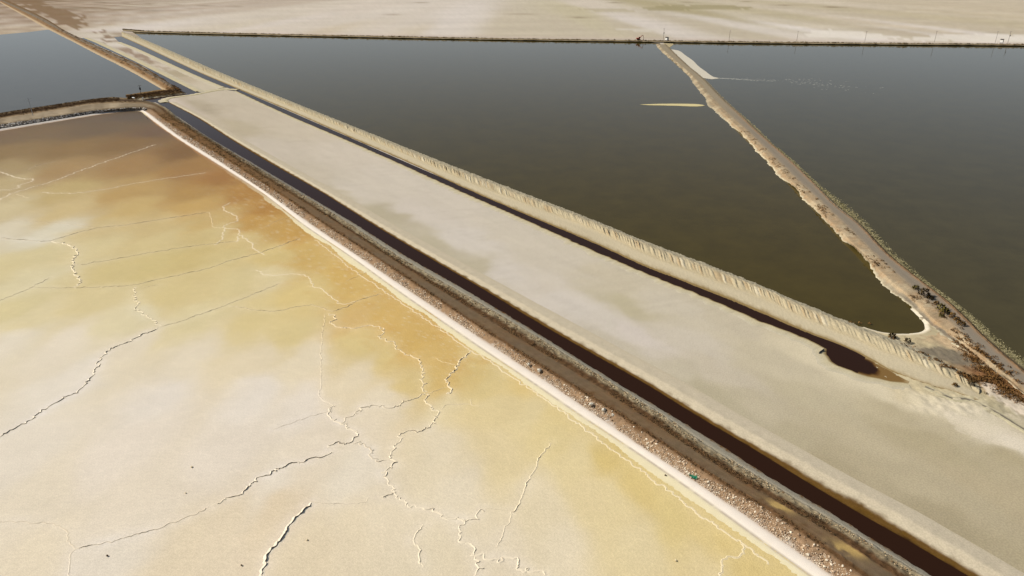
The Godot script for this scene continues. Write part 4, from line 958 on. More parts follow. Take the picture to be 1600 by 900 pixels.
func polar_sheet(keep_fn: Callable, paint: Callable, r0: float, r1: float, fine: float, a0: float, a1: float, na: int, least: float) -> ArrayMesh:
	var radii := PackedFloat32Array()
	var d := r0
	while d < r1:
		radii.append(d)
		d += clampf(d * d * fine, least, 90.0)
	radii.append(r1)
	var pos := PackedVector3Array()
	var cols := PackedColorArray()
	var keep := PackedByteArray()
	for r in radii:
		for k in na + 1:
			var a := lerpf(a0, a1, float(k) / na)
			var p := Vector2(sin(a), -cos(a)) * r
			var inside: bool = keep_fn.call(p)
			keep.append(1 if inside else 0)
			if inside:
				var res: Array = paint.call(p)
				pos.append(Vector3(p.x, res[0], p.y))
				cols.append(res[1])
			else:
				pos.append(Vector3(p.x, 0.0, p.y))
				cols.append(Color(0.5, 0.45, 0.38))
	return grid_mesh(pos, cols, na + 1, radii.size(), keep)


func flat_polygon(pts: Array, y: float, c: Color) -> ArrayMesh:
	var poly := PackedVector2Array(pts)
	var idx := Geometry2D.triangulate_polygon(poly)
	if idx.is_empty():
		print("empty polygon")
	var st := SurfaceTool.new()
	st.begin(Mesh.PRIMITIVE_TRIANGLES)
	for t in range(0, idx.size(), 3):
		var a := poly[idx[t]]
		var b := poly[idx[t + 1]]
		var d := poly[idx[t + 2]]
		var tri := [a, b, d] if (b - a).cross(d - a) > 0.0 else [a, d, b]
		for p in tri:
			st.set_normal(Vector3.UP)
			st.set_color(c)
			st.add_vertex(Vector3(p.x, y, p.y))
	return st.commit()


func smoothed(pts: Array, step: float, wobble := 0.0, s := 0.0) -> PackedVector2Array:
	var out := PackedVector2Array()
	for i in pts.size() - 1:
		var a: Vector2 = pts[maxi(i - 1, 0)]
		var b: Vector2 = pts[i]
		var c: Vector2 = pts[i + 1]
		var d: Vector2 = pts[mini(i + 2, pts.size() - 1)]
		var n := maxi(1, int(b.distance_to(c) / step))
		for q in n:
			var t := float(q) / n
			var v := spline(Vector3(a.x, 0, a.y), Vector3(b.x, 0, b.y), Vector3(c.x, 0, c.y), Vector3(d.x, 0, d.y), t, a.distance_to(b) + b.distance_to(c), b.distance_to(c) + c.distance_to(d))
			out.append(Vector2(v.x, v.z))
	out.append(pts[-1])
	if wobble > 0.0:
		for i in out.size():
			var p := out[i]
			out[i] = p + Vector2(n_fine.get_noise_2d(p.x * 2.0 + s, p.y * 2.0), n_fine.get_noise_2d(p.x * 2.0 + s + 90.0, p.y * 2.0)) * wobble
	return out


# strip of ground along a shore; offsets go to the right of the line's direction
func shore_strip(pts: Array, offs: Array, highs: Array, cols: Array, step: float, wobble: float) -> ArrayMesh:
	var line := smoothed(pts, step)
	var pos := PackedVector3Array()
	var col := PackedColorArray()
	var n := offs.size()
	for i in line.size():
		var dir := (line[mini(i + 1, line.size() - 1)] - line[maxi(i - 1, 0)]).normalized()
		var right := Vector2(-dir.y, dir.x)
		var p := line[i]
		var j := n_fine.get_noise_2d(p.x, p.y) * wobble
		for k in n:
			var o: Vector2 = p + right * (offs[k] + j * (1.0 if k < n - 1 else 2.5))
			var up: float = highs[k] * (1.0 + 0.5 * n_fine.get_noise_2d(o.x, o.y))
			pos.append(Vector3(o.x, up, o.y))
			var c: Color = cols[k]
			col.append(c * (1.0 + 0.16 * n_fine.get_noise_2d(o.x * 3.0, o.y * 3.0)))
	return grid_mesh(pos, col, n, line.size())


func tri_box(st: SurfaceTool, at: Vector3, size: Vector3, turn := Basis()) -> void:
	var b := BoxMesh.new()
	b.size = size
	st.append_from(b, 0, Transform3D(turn, at))


func tri_rod(st: SurfaceTool, a: Vector3, b: Vector3, r0: float, r1: float, sides := 8) -> void:
	var c := CylinderMesh.new()
	c.bottom_radius = r0
	c.top_radius = r1
	c.height = a.distance_to(b)
	c.radial_segments = sides
	c.rings = 1
	var y := (b - a).normalized()
	var x := y.cross(Vector3(0.31, 0.17, 0.93)).normalized()
	st.append_from(c, 0, Transform3D(Basis(x, y, x.cross(y)), (a + b) * 0.5))


func new_st() -> SurfaceTool:
	var st := SurfaceTool.new()
	st.begin(Mesh.PRIMITIVE_TRIANGLES)
	return st


func box_mesh(at: Vector3, size: Vector3, turn := Basis()) -> ArrayMesh:
	var st := new_st()
	tri_box(st, at, size, turn)
	return st.commit()


func rod_mesh(a: Vector3, b: Vector3, r0: float, r1: float, sides := 8) -> ArrayMesh:
	var st := new_st()
	tri_rod(st, a, b, r0, r1, sides)
	return st.commit()


var tip := PackedFloat32Array()         # ground heights round the tip of land, half a metre apart

func note_heights(points: PackedVector3Array) -> void:
	if tip.is_empty():
		tip.resize(140 * 160)
	for p in points:
		var x := int((p.x - 50.0) * 2.0)
		var z := int((p.z + 145.0) * 2.0)
		if x >= 0 and z >= 0 and x < 140 and z < 160:
			tip[z * 140 + x] = maxf(tip[z * 140 + x], p.y)


func tip_height(x: float, z: float) -> float:
	var i := clampi(int((x - 50.0) * 2.0), 0, 139)
	var k := clampi(int((z + 145.0) * 2.0), 0, 159)
	return tip[k * 140 + i]


# ---------------------------------------------------------------- the setting
func build_ground() -> void:
	var near_t := tones_of(flat_tones, 0.45, Vector2(0.58, 0.815), 0.00005)
	var far_t := tones_of(far_tones, 0.07)
	var mid_pond := PackedVector2Array(pond_mid)
	var right_pond := PackedVector2Array(pond_right)
	var canals := PackedVector2Array(canal_main)
	var nf_x := func(q: Vector2) -> float: return n_fine.get_noise_2d(q.x * 1.5, q.y * 1.5) + 0.5 * n_tiny.get_noise_2d(q.x, q.y)
	var stain_list := []
	for e in stains:
		var sc: Color = e[1]
		stain_list.append([PackedVector2Array(e[0]), tone(sc.r8, sc.g8, sc.b8), e[2]])
	var paint := func(p: Vector2) -> Array:
		var d := p.length()
		var c: Color
		var q := p + Vector2(n_mid.get_noise_2d(p.x, p.y), n_mid.get_noise_2d(p.y + 50.0, p.x)) * minf(4.0, 0.03 * d)
		var beyond := -870.0 + (p.x + 448.0) * 0.162 - p.y            # past the far bank
		var west := -190.0 - (-p.y - 400.0) * 0.7166 - p.x             # left of the dike road
		var far_part := maxf(smoothstep(0.0, 40.0, beyond), smoothstep(0.0, 10.0, west) * smoothstep(250.0, 400.0, -p.y))
		if far_part < 1.0:
			c = mixed(q, near_t)
		if far_part > 0.0:
			var q2 := p + Vector2(n_slow.get_noise_2d(p.x * 0.2, p.y * 0.2), n_slow.get_noise_2d(p.y * 0.2, p.x * 0.2 + 80.0) * 6.0) * 12.0
			var f := mixed(q2, far_t)
			f *= 1.0 + 0.09 * n_slow.get_noise_2d(p.x * 0.12, p.y * 0.9) + 0.05 * n_slow.get_noise_2d(p.x * 0.5, p.y * 2.0)
			for s in far_streaks:
				var near_p: Vector2 = Geometry2D.get_closest_point_to_segment(q2 * 0.25 + p * 0.75, s[0], s[1])
				var off: float = absf(near_p.y - p.y) / s[2] + absf(near_p.x - p.x) / (s[2] * 2.0)
				if off < 2.5:
					var g := exp(-off * off) * (0.45 + 0.3 * n_slow.get_noise_2d(p.x * 2.0, p.y * 2.0))
					f = f.lerp(tone(128, 112, 84), g)
			f = Color(f.r * 1.0, f.g * 0.985, f.b * 1.04)
			c = f if far_part >= 1.0 else c.lerp(f, far_part)
		if d > 380.0 or (p.x > 55.0 and d < 200.0):                                     # damp and salted patches with outlines of their own
			var ragged := p + Vector2(n_slow.get_noise_2d(p.x * 1.6, p.y * 0.5) * 10.0 + n_mid.get_noise_2d(p.x, p.y * 0.4) * 5.0, n_slow.get_noise_2d(p.x * 3.0, p.y * 0.5 + 70.0) * 0.02 * d + n_mid.get_noise_2d(p.x * 1.5, p.y * 0.3) * 0.015 * d)
			if d < 200.0:
				ragged = p + Vector2(nf_x.call(p), nf_x.call(p + Vector2(40, 9))) * 0.9
			for st in stain_list:
				if Geometry2D.is_point_in_polygon(ragged, st[0]):
					c = c.lerp(st[1], st[2])
		if far_part < 1.0:
			c = Color(c.r * 1.03, c.g * 1.005, c.b * 1.02)
		# wind-laid streaks and fine mottling
		var along := p.x * 0.602 + p.y * 0.799
		var cross := p.x * 0.799 - p.y * 0.602
		c *= 1.0 + 0.045 * n_fine.get_noise_2d(along * 0.12, cross * 0.5) + 0.03 * n_fine.get_noise_2d(p.x, p.y) + 0.025 * n_mid.get_noise_2d(along * 0.3, cross * 1.3)
		var feather := n_fine.get_noise_2d((p.x * 0.35 + p.y * 0.94) * 1.3, (p.x * 0.94 - p.y * 0.35) * 0.10)
		c *= 1.0 - 0.10 * clampf(feather, 0.0, 1.0) * smoothstep(-420.0, -360.0, p.y) * clampf(0.5 + 1.5 * n_mid.get_noise_2d(along * 0.25, cross * 0.7), 0.0, 1.0)
		var y := 0.02 * n_mid.get_noise_2d(p.x * 2.0, p.y * 2.0)
		if p.x > 58.0 and p.y > -125.0 and d < 170.0:          # hummocky tip between canal, pond and causeway
			var rough := smoothstep(58.0, 68.0, p.x) * smoothstep(-84.0, -88.0, p.y)
			if Geometry2D.is_point_in_polygon(p, mid_pond) or Geometry2D.is_point_in_polygon(p, right_pond) or Geometry2D.is_point_in_polygon(p, canals):
				rough = 0.0
				y = -0.2
			y += rough * (0.06 + 0.22 * n_fine.get_noise_2d(p.x * 1.4, p.y * 1.4) + 0.10 * n_tiny.get_noise_2d(p.x, p.y))
			c *= 1.0 + rough * 0.22 * n_tiny.get_noise_2d(p.x * 0.6, p.y * 0.6)
		return [y, c]
	var m := polar_sheet(func(_p): return true, paint, 30.0, 6000.0, 0.000036, -0.80, 0.80, 470, 0.28)
	var g := put("ground", m, mats.dry_mud)
	tag(g, "pale dried mud flat between the canals and playa to the horizon", "", "", "structure")
	var rest := polar_sheet(func(_p): return true, func(_p): return [-0.3, tone(200, 188, 164)], 0.5, 6000.0, 0.0008, 0.80, TAU - 0.80, 60, 8.0)
	var g2 := put("ground", rest, mats.dry_mud)
	tag(g2, "pale dried playa outside the picture", "", "", "structure")


var halo := PackedFloat32Array()

func halo_at(p: Vector2) -> float:
	var x := int((p.x + 420.0) * 1.0)
	var z := int(p.y + 400.0)
	if x < 1 or z < 1 or x > 518 or z > 378:
		return 0.0
	var fx := p.x + 420.0 - x
	var fz := p.y + 400.0 - z
	var i := z * 520 + x
	return lerpf(lerpf(halo[i], halo[i + 1], fx), lerpf(halo[i + 520], halo[i + 521], fx), fz)


func fill_halo() -> void:
	halo.resize(520 * 380)
	for e in crack_lines:
		var k: float = {"d": 0.8, "m": 0.6, "j": 0.8, "w": 0.5, "f": 0.35, "g": 1.0}[e[0]]
		for p in smoothed(e[1], 1.0):
			var reach: float = clampf(p.length() * 0.011, 0.9, 3.0)
			var n := int(ceil(reach * 1.8))
			var cx := int(p.x + 420.0)
			var cz := int(p.y + 400.0)
			for z in range(maxi(cz - n, 0), mini(cz + n + 1, 380)):
				for x in range(maxi(cx - n, 0), mini(cx + n + 1, 520)):
					var d2 := Vector2(x - 420.0, z - 400.0).distance_squared_to(p) / (reach * reach)
					halo[z * 520 + x] = maxf(halo[z * 520 + x], k * exp(-d2))


func build_salt_pan() -> void:
	fill_halo()
	var t := tones_of(pan_tones, 0.5)
	var poly := PackedVector2Array(pan_outline)
	var shore := PackedVector2Array()
	for s in main_stations:
		shore.append(Vector2(s[0].x, s[0].z))
	var paint := func(p: Vector2) -> Array:
		var d := p.length()
		var q := p + Vector2(n_mid.get_noise_2d(p.x, p.y), n_mid.get_noise_2d(p.y + 50.0, p.x)) * minf(3.0, 0.025 * d)
		var c := mixed(q, t)
		# blotchy algae towards the embankment
		var cross := (p.x + 183.9) * 0.799 - (p.y + 347.5) * 0.602
		var near_bank := smoothstep(-26.0, -6.0, cross) * smoothstep(260.0, 170.0, d) * smoothstep(88.0, 105.0, d)
		var bl := n_fine.get_noise_2d(p.x * 0.8, p.y * 0.8) * 0.6 + n_mid.get_noise_2d(p.x * 1.6, p.y * 1.6) * 0.7
		c = c.lerp(tone(208, 164, 84), clampf(near_bank * bl * 0.9, 0.0, 0.6))
		c *= 1.0 + 0.05 * n_mid.get_noise_2d(p.x, p.y) + 0.03 * n_fine.get_noise_2d(p.x, p.y) + 0.03 * n_tiny.get_noise_2d(p.x, p.y) * smoothstep(150.0, 60.0, d)
		var grey := c.get_luminance()
		c = c.lerp(Color(grey * 1.02, grey * 0.99, grey * 0.99), 0.06)
		c = c.lerp(Color(c.r * 1.10 + 0.015, c.g * 1.13 + 0.02, c.b * 1.25 + 0.04), 0.7 * halo_at(p) * (0.7 + 0.5 * n_fine.get_noise_2d(p.x, p.y)))
		# faint tide lines of drying brine
		var tide := absf(fposmod(n_mid.get_noise_2d(p.x * 0.45 + 7.0, p.y * 0.45) * 5.0 + 0.6 * n_fine.get_noise_2d(p.x * 0.4, p.y * 0.4), 1.0) - 0.5)
		c *= 1.0 + 0.035 * smoothstep(0.40, 0.5, tide) + 0.085 * (n_tiny.get_noise_2d(p.x * 1.8, p.y * 1.8)) * smoothstep(130.0, 70.0, d)
		c = c.lerp(tone(236, 220, 190), clampf(n_tiny.get_noise_2d(p.x * 1.3, p.y * 1.3) - 0.35, 0.0, 0.5) * near_bank)
		return [0.05 + 0.03 * n_mid.get_noise_2d(p.x * 0.7, p.y * 0.7), c]
	var m := polar_sheet(func(p): return Geometry2D.is_point_in_polygon(p, poly), paint, 34.0, 900.0, 0.000034, -1.05, 0.80, 520, 0.26)
	var o := put("salt_pan", m, mats.crust)
	tag(o, "cream and ochre salt crust pan under a film of brine", "", "", "structure")


func water_sheet(called: String, pts: Array, y: float, c: Color, m: Material, label: String) -> void:
	var o := put(called, flat_polygon(pts, y, c), m)
	tag(o, label, "", "", "structure")


func build_water() -> void:
	water_sheet("pond_water", pond_mid, 0.05, tone(74, 62, 30), mats.water, "dark olive brine of the wedge-shaped pond")
	water_sheet("pond_water", pond_right, 0.05, tone(74, 66, 42), mats.water, "dark olive brine of the pond beyond the causeway")
	water_sheet("pond_water", pond_left, 0.05, tone(80, 76, 66), mats.water, "grey-blue brine of the far left pond")
	water_sheet("canal_water", canal_main, 0.05, tone(44, 27, 19), mats.canal, "dark red-brown water of the two canals")


func build_main_embankment() -> void:
	var L := loft(main_stations, [5, 6, 9, 4, 8, 6, 6, 8])
	var pan_c := [tone(222, 200, 140), tone(228, 214, 176), tone(221, 209, 195), tone(166, 136, 106), tone(110, 82, 56), tone(118, 96, 72), tone(110, 82, 56), tone(184, 164, 130), tone(178, 168, 148), tone(116, 78, 36)]
	var far_c := [tone(150, 118, 84), tone(190, 164, 140), tone(221, 209, 195), tone(112, 104, 96), tone(126, 108, 84), tone(176, 158, 132), tone(150, 126, 96), tone(84, 66, 50), tone(140, 120, 92), tone(110, 84, 54)]
	var dim_c := [tone(176, 126, 66), tone(160, 120, 80), tone(221, 209, 195), tone(150, 122, 96), tone(124, 92, 58), tone(122, 92, 62), tone(110, 84, 54), tone(134, 118, 94), tone(160, 152, 140), tone(110, 80, 50)]
	var cols := PackedColorArray()
	cols.resize(L.pos.size())
	for r in L.h:
		var s := L.along[r]
		var left := 1.0 - smoothstep(5.0, 7.5, s)                # past the bend: the dike towards the left
		var dim := smoothstep(7.0, 8.0, s) * (1.0 - smoothstep(9.8, 12.5, s))   # far stretch: overgrown road
		for k in L.w:
			var i := r * L.w + k
			var p := L.pos[i]
			var x := L.across[k]
			var al := L.dist[r]
			var nf := n_fine.get_noise_2d(p.x * 1.5, p.z * 1.5)
			var nt := n_tiny.get_noise_2d(p.x * 1.2, p.z * 1.2)
			var wrp := x + 0.5 + (0.40 * nf + 0.25 * n_mid.get_noise_2d(p.x * 1.5, p.z * 1.5)) * (1.0 if x > 2.0 else 0.25) + 0.2 * nt * (1.0 if x > 2.0 else 0.1)
			var c := ramp(pan_c, wrp)
			if dim > 0.0:
				c = c.lerp(ramp(dim_c, wrp), dim)
			if left > 0.0:
				c = c.lerp(ramp(far_c, wrp), left)
			var rough := smoothstep(2.1, 2.6, x) * (1.0 - smoothstep(6.9, 7.2, x))
			var on_road := smoothstep(3.9, 4.1, x) * (1.0 - smoothstep(4.9, 5.1, x))
			if on_road > 0.5:                                   # wheel tracks and dry patches
				var f := x - 4.0
				var track := exp(-pow((f - 0.28) / 0.1, 2.0)) + exp(-pow((f - 0.72) / 0.1, 2.0))
				var sl := n_mid.get_noise_2d(al * 0.9, f * 2.0)
				c = c.lerp(tone(112, 97, 78), clampf(0.2 + sl, 0.0, 0.6) * (1.0 - dim))
				c *= 1.0 + 0.10 * n_fine.get_noise_2d(al * 0.25, f * 9.0) + 0.08 * nf
				c *= 0.96 + 0.07 * track
				var pale := exp(-pow((al - 598.0) / 2.2, 2.0)) + 0.0
				pale = maxf(exp(-pow((p.z + 64.5) / 1.0, 2.0)), exp(-pow((p.z + 57.6) / 1.2, 2.0))) * smoothstep(0.2, 0.5, f + 0.4 * nf)
				c = c.lerp(tone(186, 156, 98), clampf(pale, 0.0, 0.85))
			c *= 1.0 + (0.30 * nt + 0.22 * nf) * rough * (1.0 - 0.8 * on_road) + 0.05 * nf
			if x > 5.2 and x < 7.0:                              # dark damp litter
				c = c.lerp(tone(84, 62, 42), clampf(n_mid.get_noise_2d(p.x * 3.0, p.z * 3.0) * 1.2, 0.0, 0.6) * (1.0 - absf(x - 5.9)))
			if x < 1.15:                                         # grey damp line at the foot of the berm
				c = c.lerp(tone(150, 134, 118), 0.8 * exp(-pow((x - 0.98) / 0.05, 2.0)) * smoothstep(8.0, 12.0, s) * clampf(0.85 + 0.9 * nf, 0.35, 1.0))
			cols[i] = c
			# relief
			var up := rough * (1.0 - on_road) * (0.16 * nt + 0.14 * nf) + 0.015 * nt
			if x >= 2.0 and x < 3.0:
				up += 0.10 * n_tiny.get_noise_2d(p.x * 3.0, p.z * 3.0) * sin((x - 2.0) * PI)
			if x > 6.85 and x < 7.02:                             # undercut lip above the mud shelf
				up += 0.12 * clampf(0.5 + 2.0 * nf, 0.0, 1.0)
			if x > 7.05 and x <= 7.3:
				up -= 0.35 * (7.3 - x) / 0.25 * 1.0
			if x > 0.85 and x < 1.02:
				up -= 0.05
			if x > 1.1 and x < 2.0:
				up += 0.10 * sin((x - 1.1) / 0.9 * PI)
			p.y += up
			if x >= 7.9:
				p += Vector3(0.799, 0, -0.602) * nf * 0.35
			if x < 0.1:
				p.y = minf(p.y, 0.03)
			L.pos[i] = p
	tag(put("salt_berm", loft_part(L, cols, 0, 2), mats.salt), "white salt berm along the foot of the embankment", "", "", "structure")
	tag(put("embankment", loft_part(L, cols, 2, 4), mats.earth), "stony slope of the embankment above the white berm", "", "", "structure")
	tag(put("dirt_road", loft_part(L, cols, 4, 5), mats.road), "dirt road on top of the embankment", "", "", "structure")
	tag(put("embankment", loft_part(L, cols, 5, 8), mats.earth), "weedy canal side of the embankment", "", "", "structure")


func bank(stations: Array, divs: Array, palette: Array, called: String, label: String, mt: Material, rough := 0.12, vary := 0.18, fineness := 0.004) -> void:
	var L := loft(stations, divs, fineness)
	var cols := PackedColorArray()
	for i in L.pos.size():
		var p := L.pos[i]
		var x := L.across[i % L.w]
		var nf := n_fine.get_noise_2d(p.x, p.z)
		var nt := n_tiny.get_noise_2d(p.x, p.z)
		var c := ramp(palette, x + 0.5 + 0.35 * nf + 0.1 * nt)
		cols.append(c * (1.0 + vary * nf + vary * 0.7 * nt))
		var edge := smoothstep(0.0, 0.6, x) * smoothstep(0.0, 0.6, L.across[L.w - 1] - x)
		p.y += edge * rough * (nf + 0.7 * nt)
		L.pos[i] = p
	tag(put(called, loft_part(L, cols, 0, stations[0].size() - 1), mt), label, "", "", "structure")


func build_other_banks() -> void:
	bank(north_stations, [4, 5, 5, 4], [tone(200, 174, 140), tone(210, 184, 148), tone(158, 124, 88), tone(152, 136, 116), tone(146, 116, 82), tone(92, 76, 58)], "embankment", "brown embankment road running off between the far left pond and the canal", mats.earth, 0.25)
	bank(corner_stations, [4, 5, 5, 5], [tone(150, 124, 88), tone(136, 108, 70), tone(78, 58, 40), tone(112, 90, 62), tone(176, 160, 132), tone(150, 140, 122)], "embankment", "dark weedy bank at the corner of the far left pond", mats.earth, 0.3, 0.3)
	bank(far_stations, [3, 3, 3, 2], [tone(140, 126, 100), tone(178, 162, 130), tone(182, 164, 134), tone(136, 114, 84), tone(150, 132, 102), tone(196, 182, 156)], "embankment", "long low bank along the far shore of the ponds", mats.earth, 0.5, 0.22, 0.006)
	bank(canal_bank_stations, [6, 8, 8], [tone(52, 34, 20), tone(106, 78, 38), tone(206, 191, 164), tone(207, 192, 166), tone(199, 184, 157)], "mud_bank", "pale mud bank along the dark canal", mats.dry_mud, 0.05, 0.07)
	var wet := [tone(92, 58, 24), tone(150, 126, 84), tone(196, 182, 148), tone(198, 187, 164)]
	tag(put("mud_bank", shore_strip(canal2_left, [-0.7, 0.0, 0.6, 2.2], [-0.12, 0.10, 0.22, 0.0], wet, 0.7, 0.5), mats.dry_mud), "low mud edge of the narrower canal", "", "", "structure")
	var far_wet := [tone(150, 134, 104), tone(196, 182, 146), tone(204, 190, 156), tone(200, 188, 166)]
	for e in [[canal2_up_left, 1], [canal1_up_right, -1], [flat2_bottom, -1], [flat_top, 1], [flat_corner, 1]]:
		var line: Array = e[0].duplicate()
		if e[1] < 0:
			line.reverse()
		tag(put("mud_bank", shore_strip(line, [-0.8, 0.0, 1.2, 5.0], [-0.12, 0.12, 0.35, 0.0], far_wet, 1.5, 0.6), mats.dry_mud), "pale mud edge of the far canals", "", "", "structure")
	var rim := pond_tip.duplicate()
	tag(put("beach", shore_strip(rim, [-1.0, 0.0, 0.35, 0.8, 2.2], [-0.12, 0.08, 0.28, 0.2, 0.0], [tone(120, 108, 78), tone(226, 214, 190), tone(226, 212, 186), tone(190, 174, 140), tone(192, 176, 140)], 0.5, 0.25), mats.salt), "white rim round the tip of the wedge-shaped pond", "", "", "structure")
	var W := loft(wet_stations, [8, 8], 0.002, 0.15)
	var wc := PackedColorArray()
	for i in W.pos.size():
		var p := W.pos[i]
		var x := W.across[i % W.w]
		var u := W.along[i / W.w] / (wet_stations.size() - 1.0)
		var nf := n_fine.get_noise_2d(p.x * 1.5, p.z * 1.5)
		var rad := Vector2(u / 0.42, (x - 1.0) / 0.85).length() + 0.12 * nf
		var deep := 1.0 - smoothstep(0.7, 1.15, rad)
		var c := tone(160, 138, 100).lerp(tone(120, 92, 52), smoothstep(0.0, 0.12, 1.0 - absf(x - 1.0)) * smoothstep(1.0, 0.8, u))
		c = c.lerp(tone(92, 64, 32), smoothstep(0.0, 0.35, deep)).lerp(tone(44, 27, 19), smoothstep(0.3, 0.8, deep))
		wc.append(c)
	tag(put("shallow_water", loft_part(W, wc, 0, 2), mats.canal), "amber shallows fading out at the end of the canal pool", "", "", "structure")
	build_spoil_bank()


func build_spoil_bank() -> void:
	var L := loft(spoil_stations, [3, 6, 9, 4, 6], 0.0016, 0.13)
	# ridges of dumped spoil, each of its own width, height and tint
	var ribs := []
	var at := 0.0
	var r2 := RandomNumberGenerator.new()
	r2.seed = 5
	while at < 1300.0:
		var wd := r2.randf_range(0.6, 1.3) * (1.0 if r2.randf() < 0.8 else 1.9)
		var run := 0.5 + 0.5 * sin(at * 0.11) * sin(at * 0.037 + 1.0)
		ribs.append([at, wd, r2.randf_range(0.15, 0.6) * lerpf(0.35, 1.3, run), r2.randf(), r2.randf_range(0.0, 0.35), r2.randf_range(0.6, 1.25)])
		at += wd
	var cols := PackedColorArray()
	cols.resize(L.pos.size())
	var row_rib := 0
	for r in L.h:
		var s := L.along[r]
		for k in L.w:
			var i := r * L.w + k
			var p := L.pos[i]
			var x := L.across[k]
			var nf := n_fine.get_noise_2d(p.x, p.z)
			var nt := n_tiny.get_noise_2d(p.x, p.z)
			var pal := [tone(84, 60, 30), tone(146, 122, 80), tone(200, 185, 155), tone(206, 188, 152), tone(198, 182, 150), tone(204, 190, 160), tone(196, 182, 152)]
			var c := ramp(pal, x + 0.5 + 0.2 * nf + 0.08 * nt)
			if x > 2.0 and x < 3.6:
				var d := L.dist[r] + (x - 2.0) * 0.7
				row_rib = clampi(row_rib, 0, ribs.size() - 1)
				while row_rib > 0 and ribs[row_rib][0] > d:
					row_rib -= 1
				while row_rib < ribs.size() - 2 and ribs[row_rib + 1][0] <= d:
					row_rib += 1
				var rb: Array = ribs[row_rib]
				var f: float = (d - rb[0]) / rb[1]
				var env: float = sin(clampf((x - 2.0 - rb[4]) / (1.3 * rb[5] + 0.2), 0.0, 1.0) * PI)
				var bump: float = pow(sin(f * PI), 0.5) * rb[2]
				p.y += env * (bump - 0.3) + env * 0.10 * nt
				p += Vector3(-0.55, 0, 0.83) * env * bump * 0.5
				var t: float = rb[3]
				var rc := tone(206, 190, 156).lerp(tone(194, 170, 132), smoothstep(0.5, 0.75, t)).lerp(tone(222, 208, 178), smoothstep(0.8, 0.95, t))
				c = c.lerp(rc, clampf(env * 1.2, 0.0, 0.85))
				c *= 1.0 + 0.12 * nt
			elif x >= 3.6:
				p.y += 0.14 * nf + 0.12 * nt
				c *= 1.0 + 0.18 * nf + 0.2 * nt
			else:
				var lane := n_fine.get_noise_2d(L.dist[r] * 0.12, x * 6.0)
				c *= 1.0 + 0.08 * lane + 0.05 * nt
				p.y += 0.02 * nt + 0.02 * lane
			if x <= 0.4 or x >= 4.9:
				p += Vector3(-0.4, 0, 0.9) * 0.35 * n_mid.get_noise_2d(L.dist[r] * 1.5, x * 20.0)
			cols[i] = c
			L.pos[i] = p
	note_heights(L.pos)
	tag(put("mud_bank", loft_part(L, cols, 0, 2), mats.dry_mud), "level bench beside the narrower canal", "", "", "structure")
	tag(put("spoil_bank", loft_part(L, cols, 2, 5), mats.earth), "ribbed bank of dug spoil beside the wedge-shaped pond", "", "", "structure")


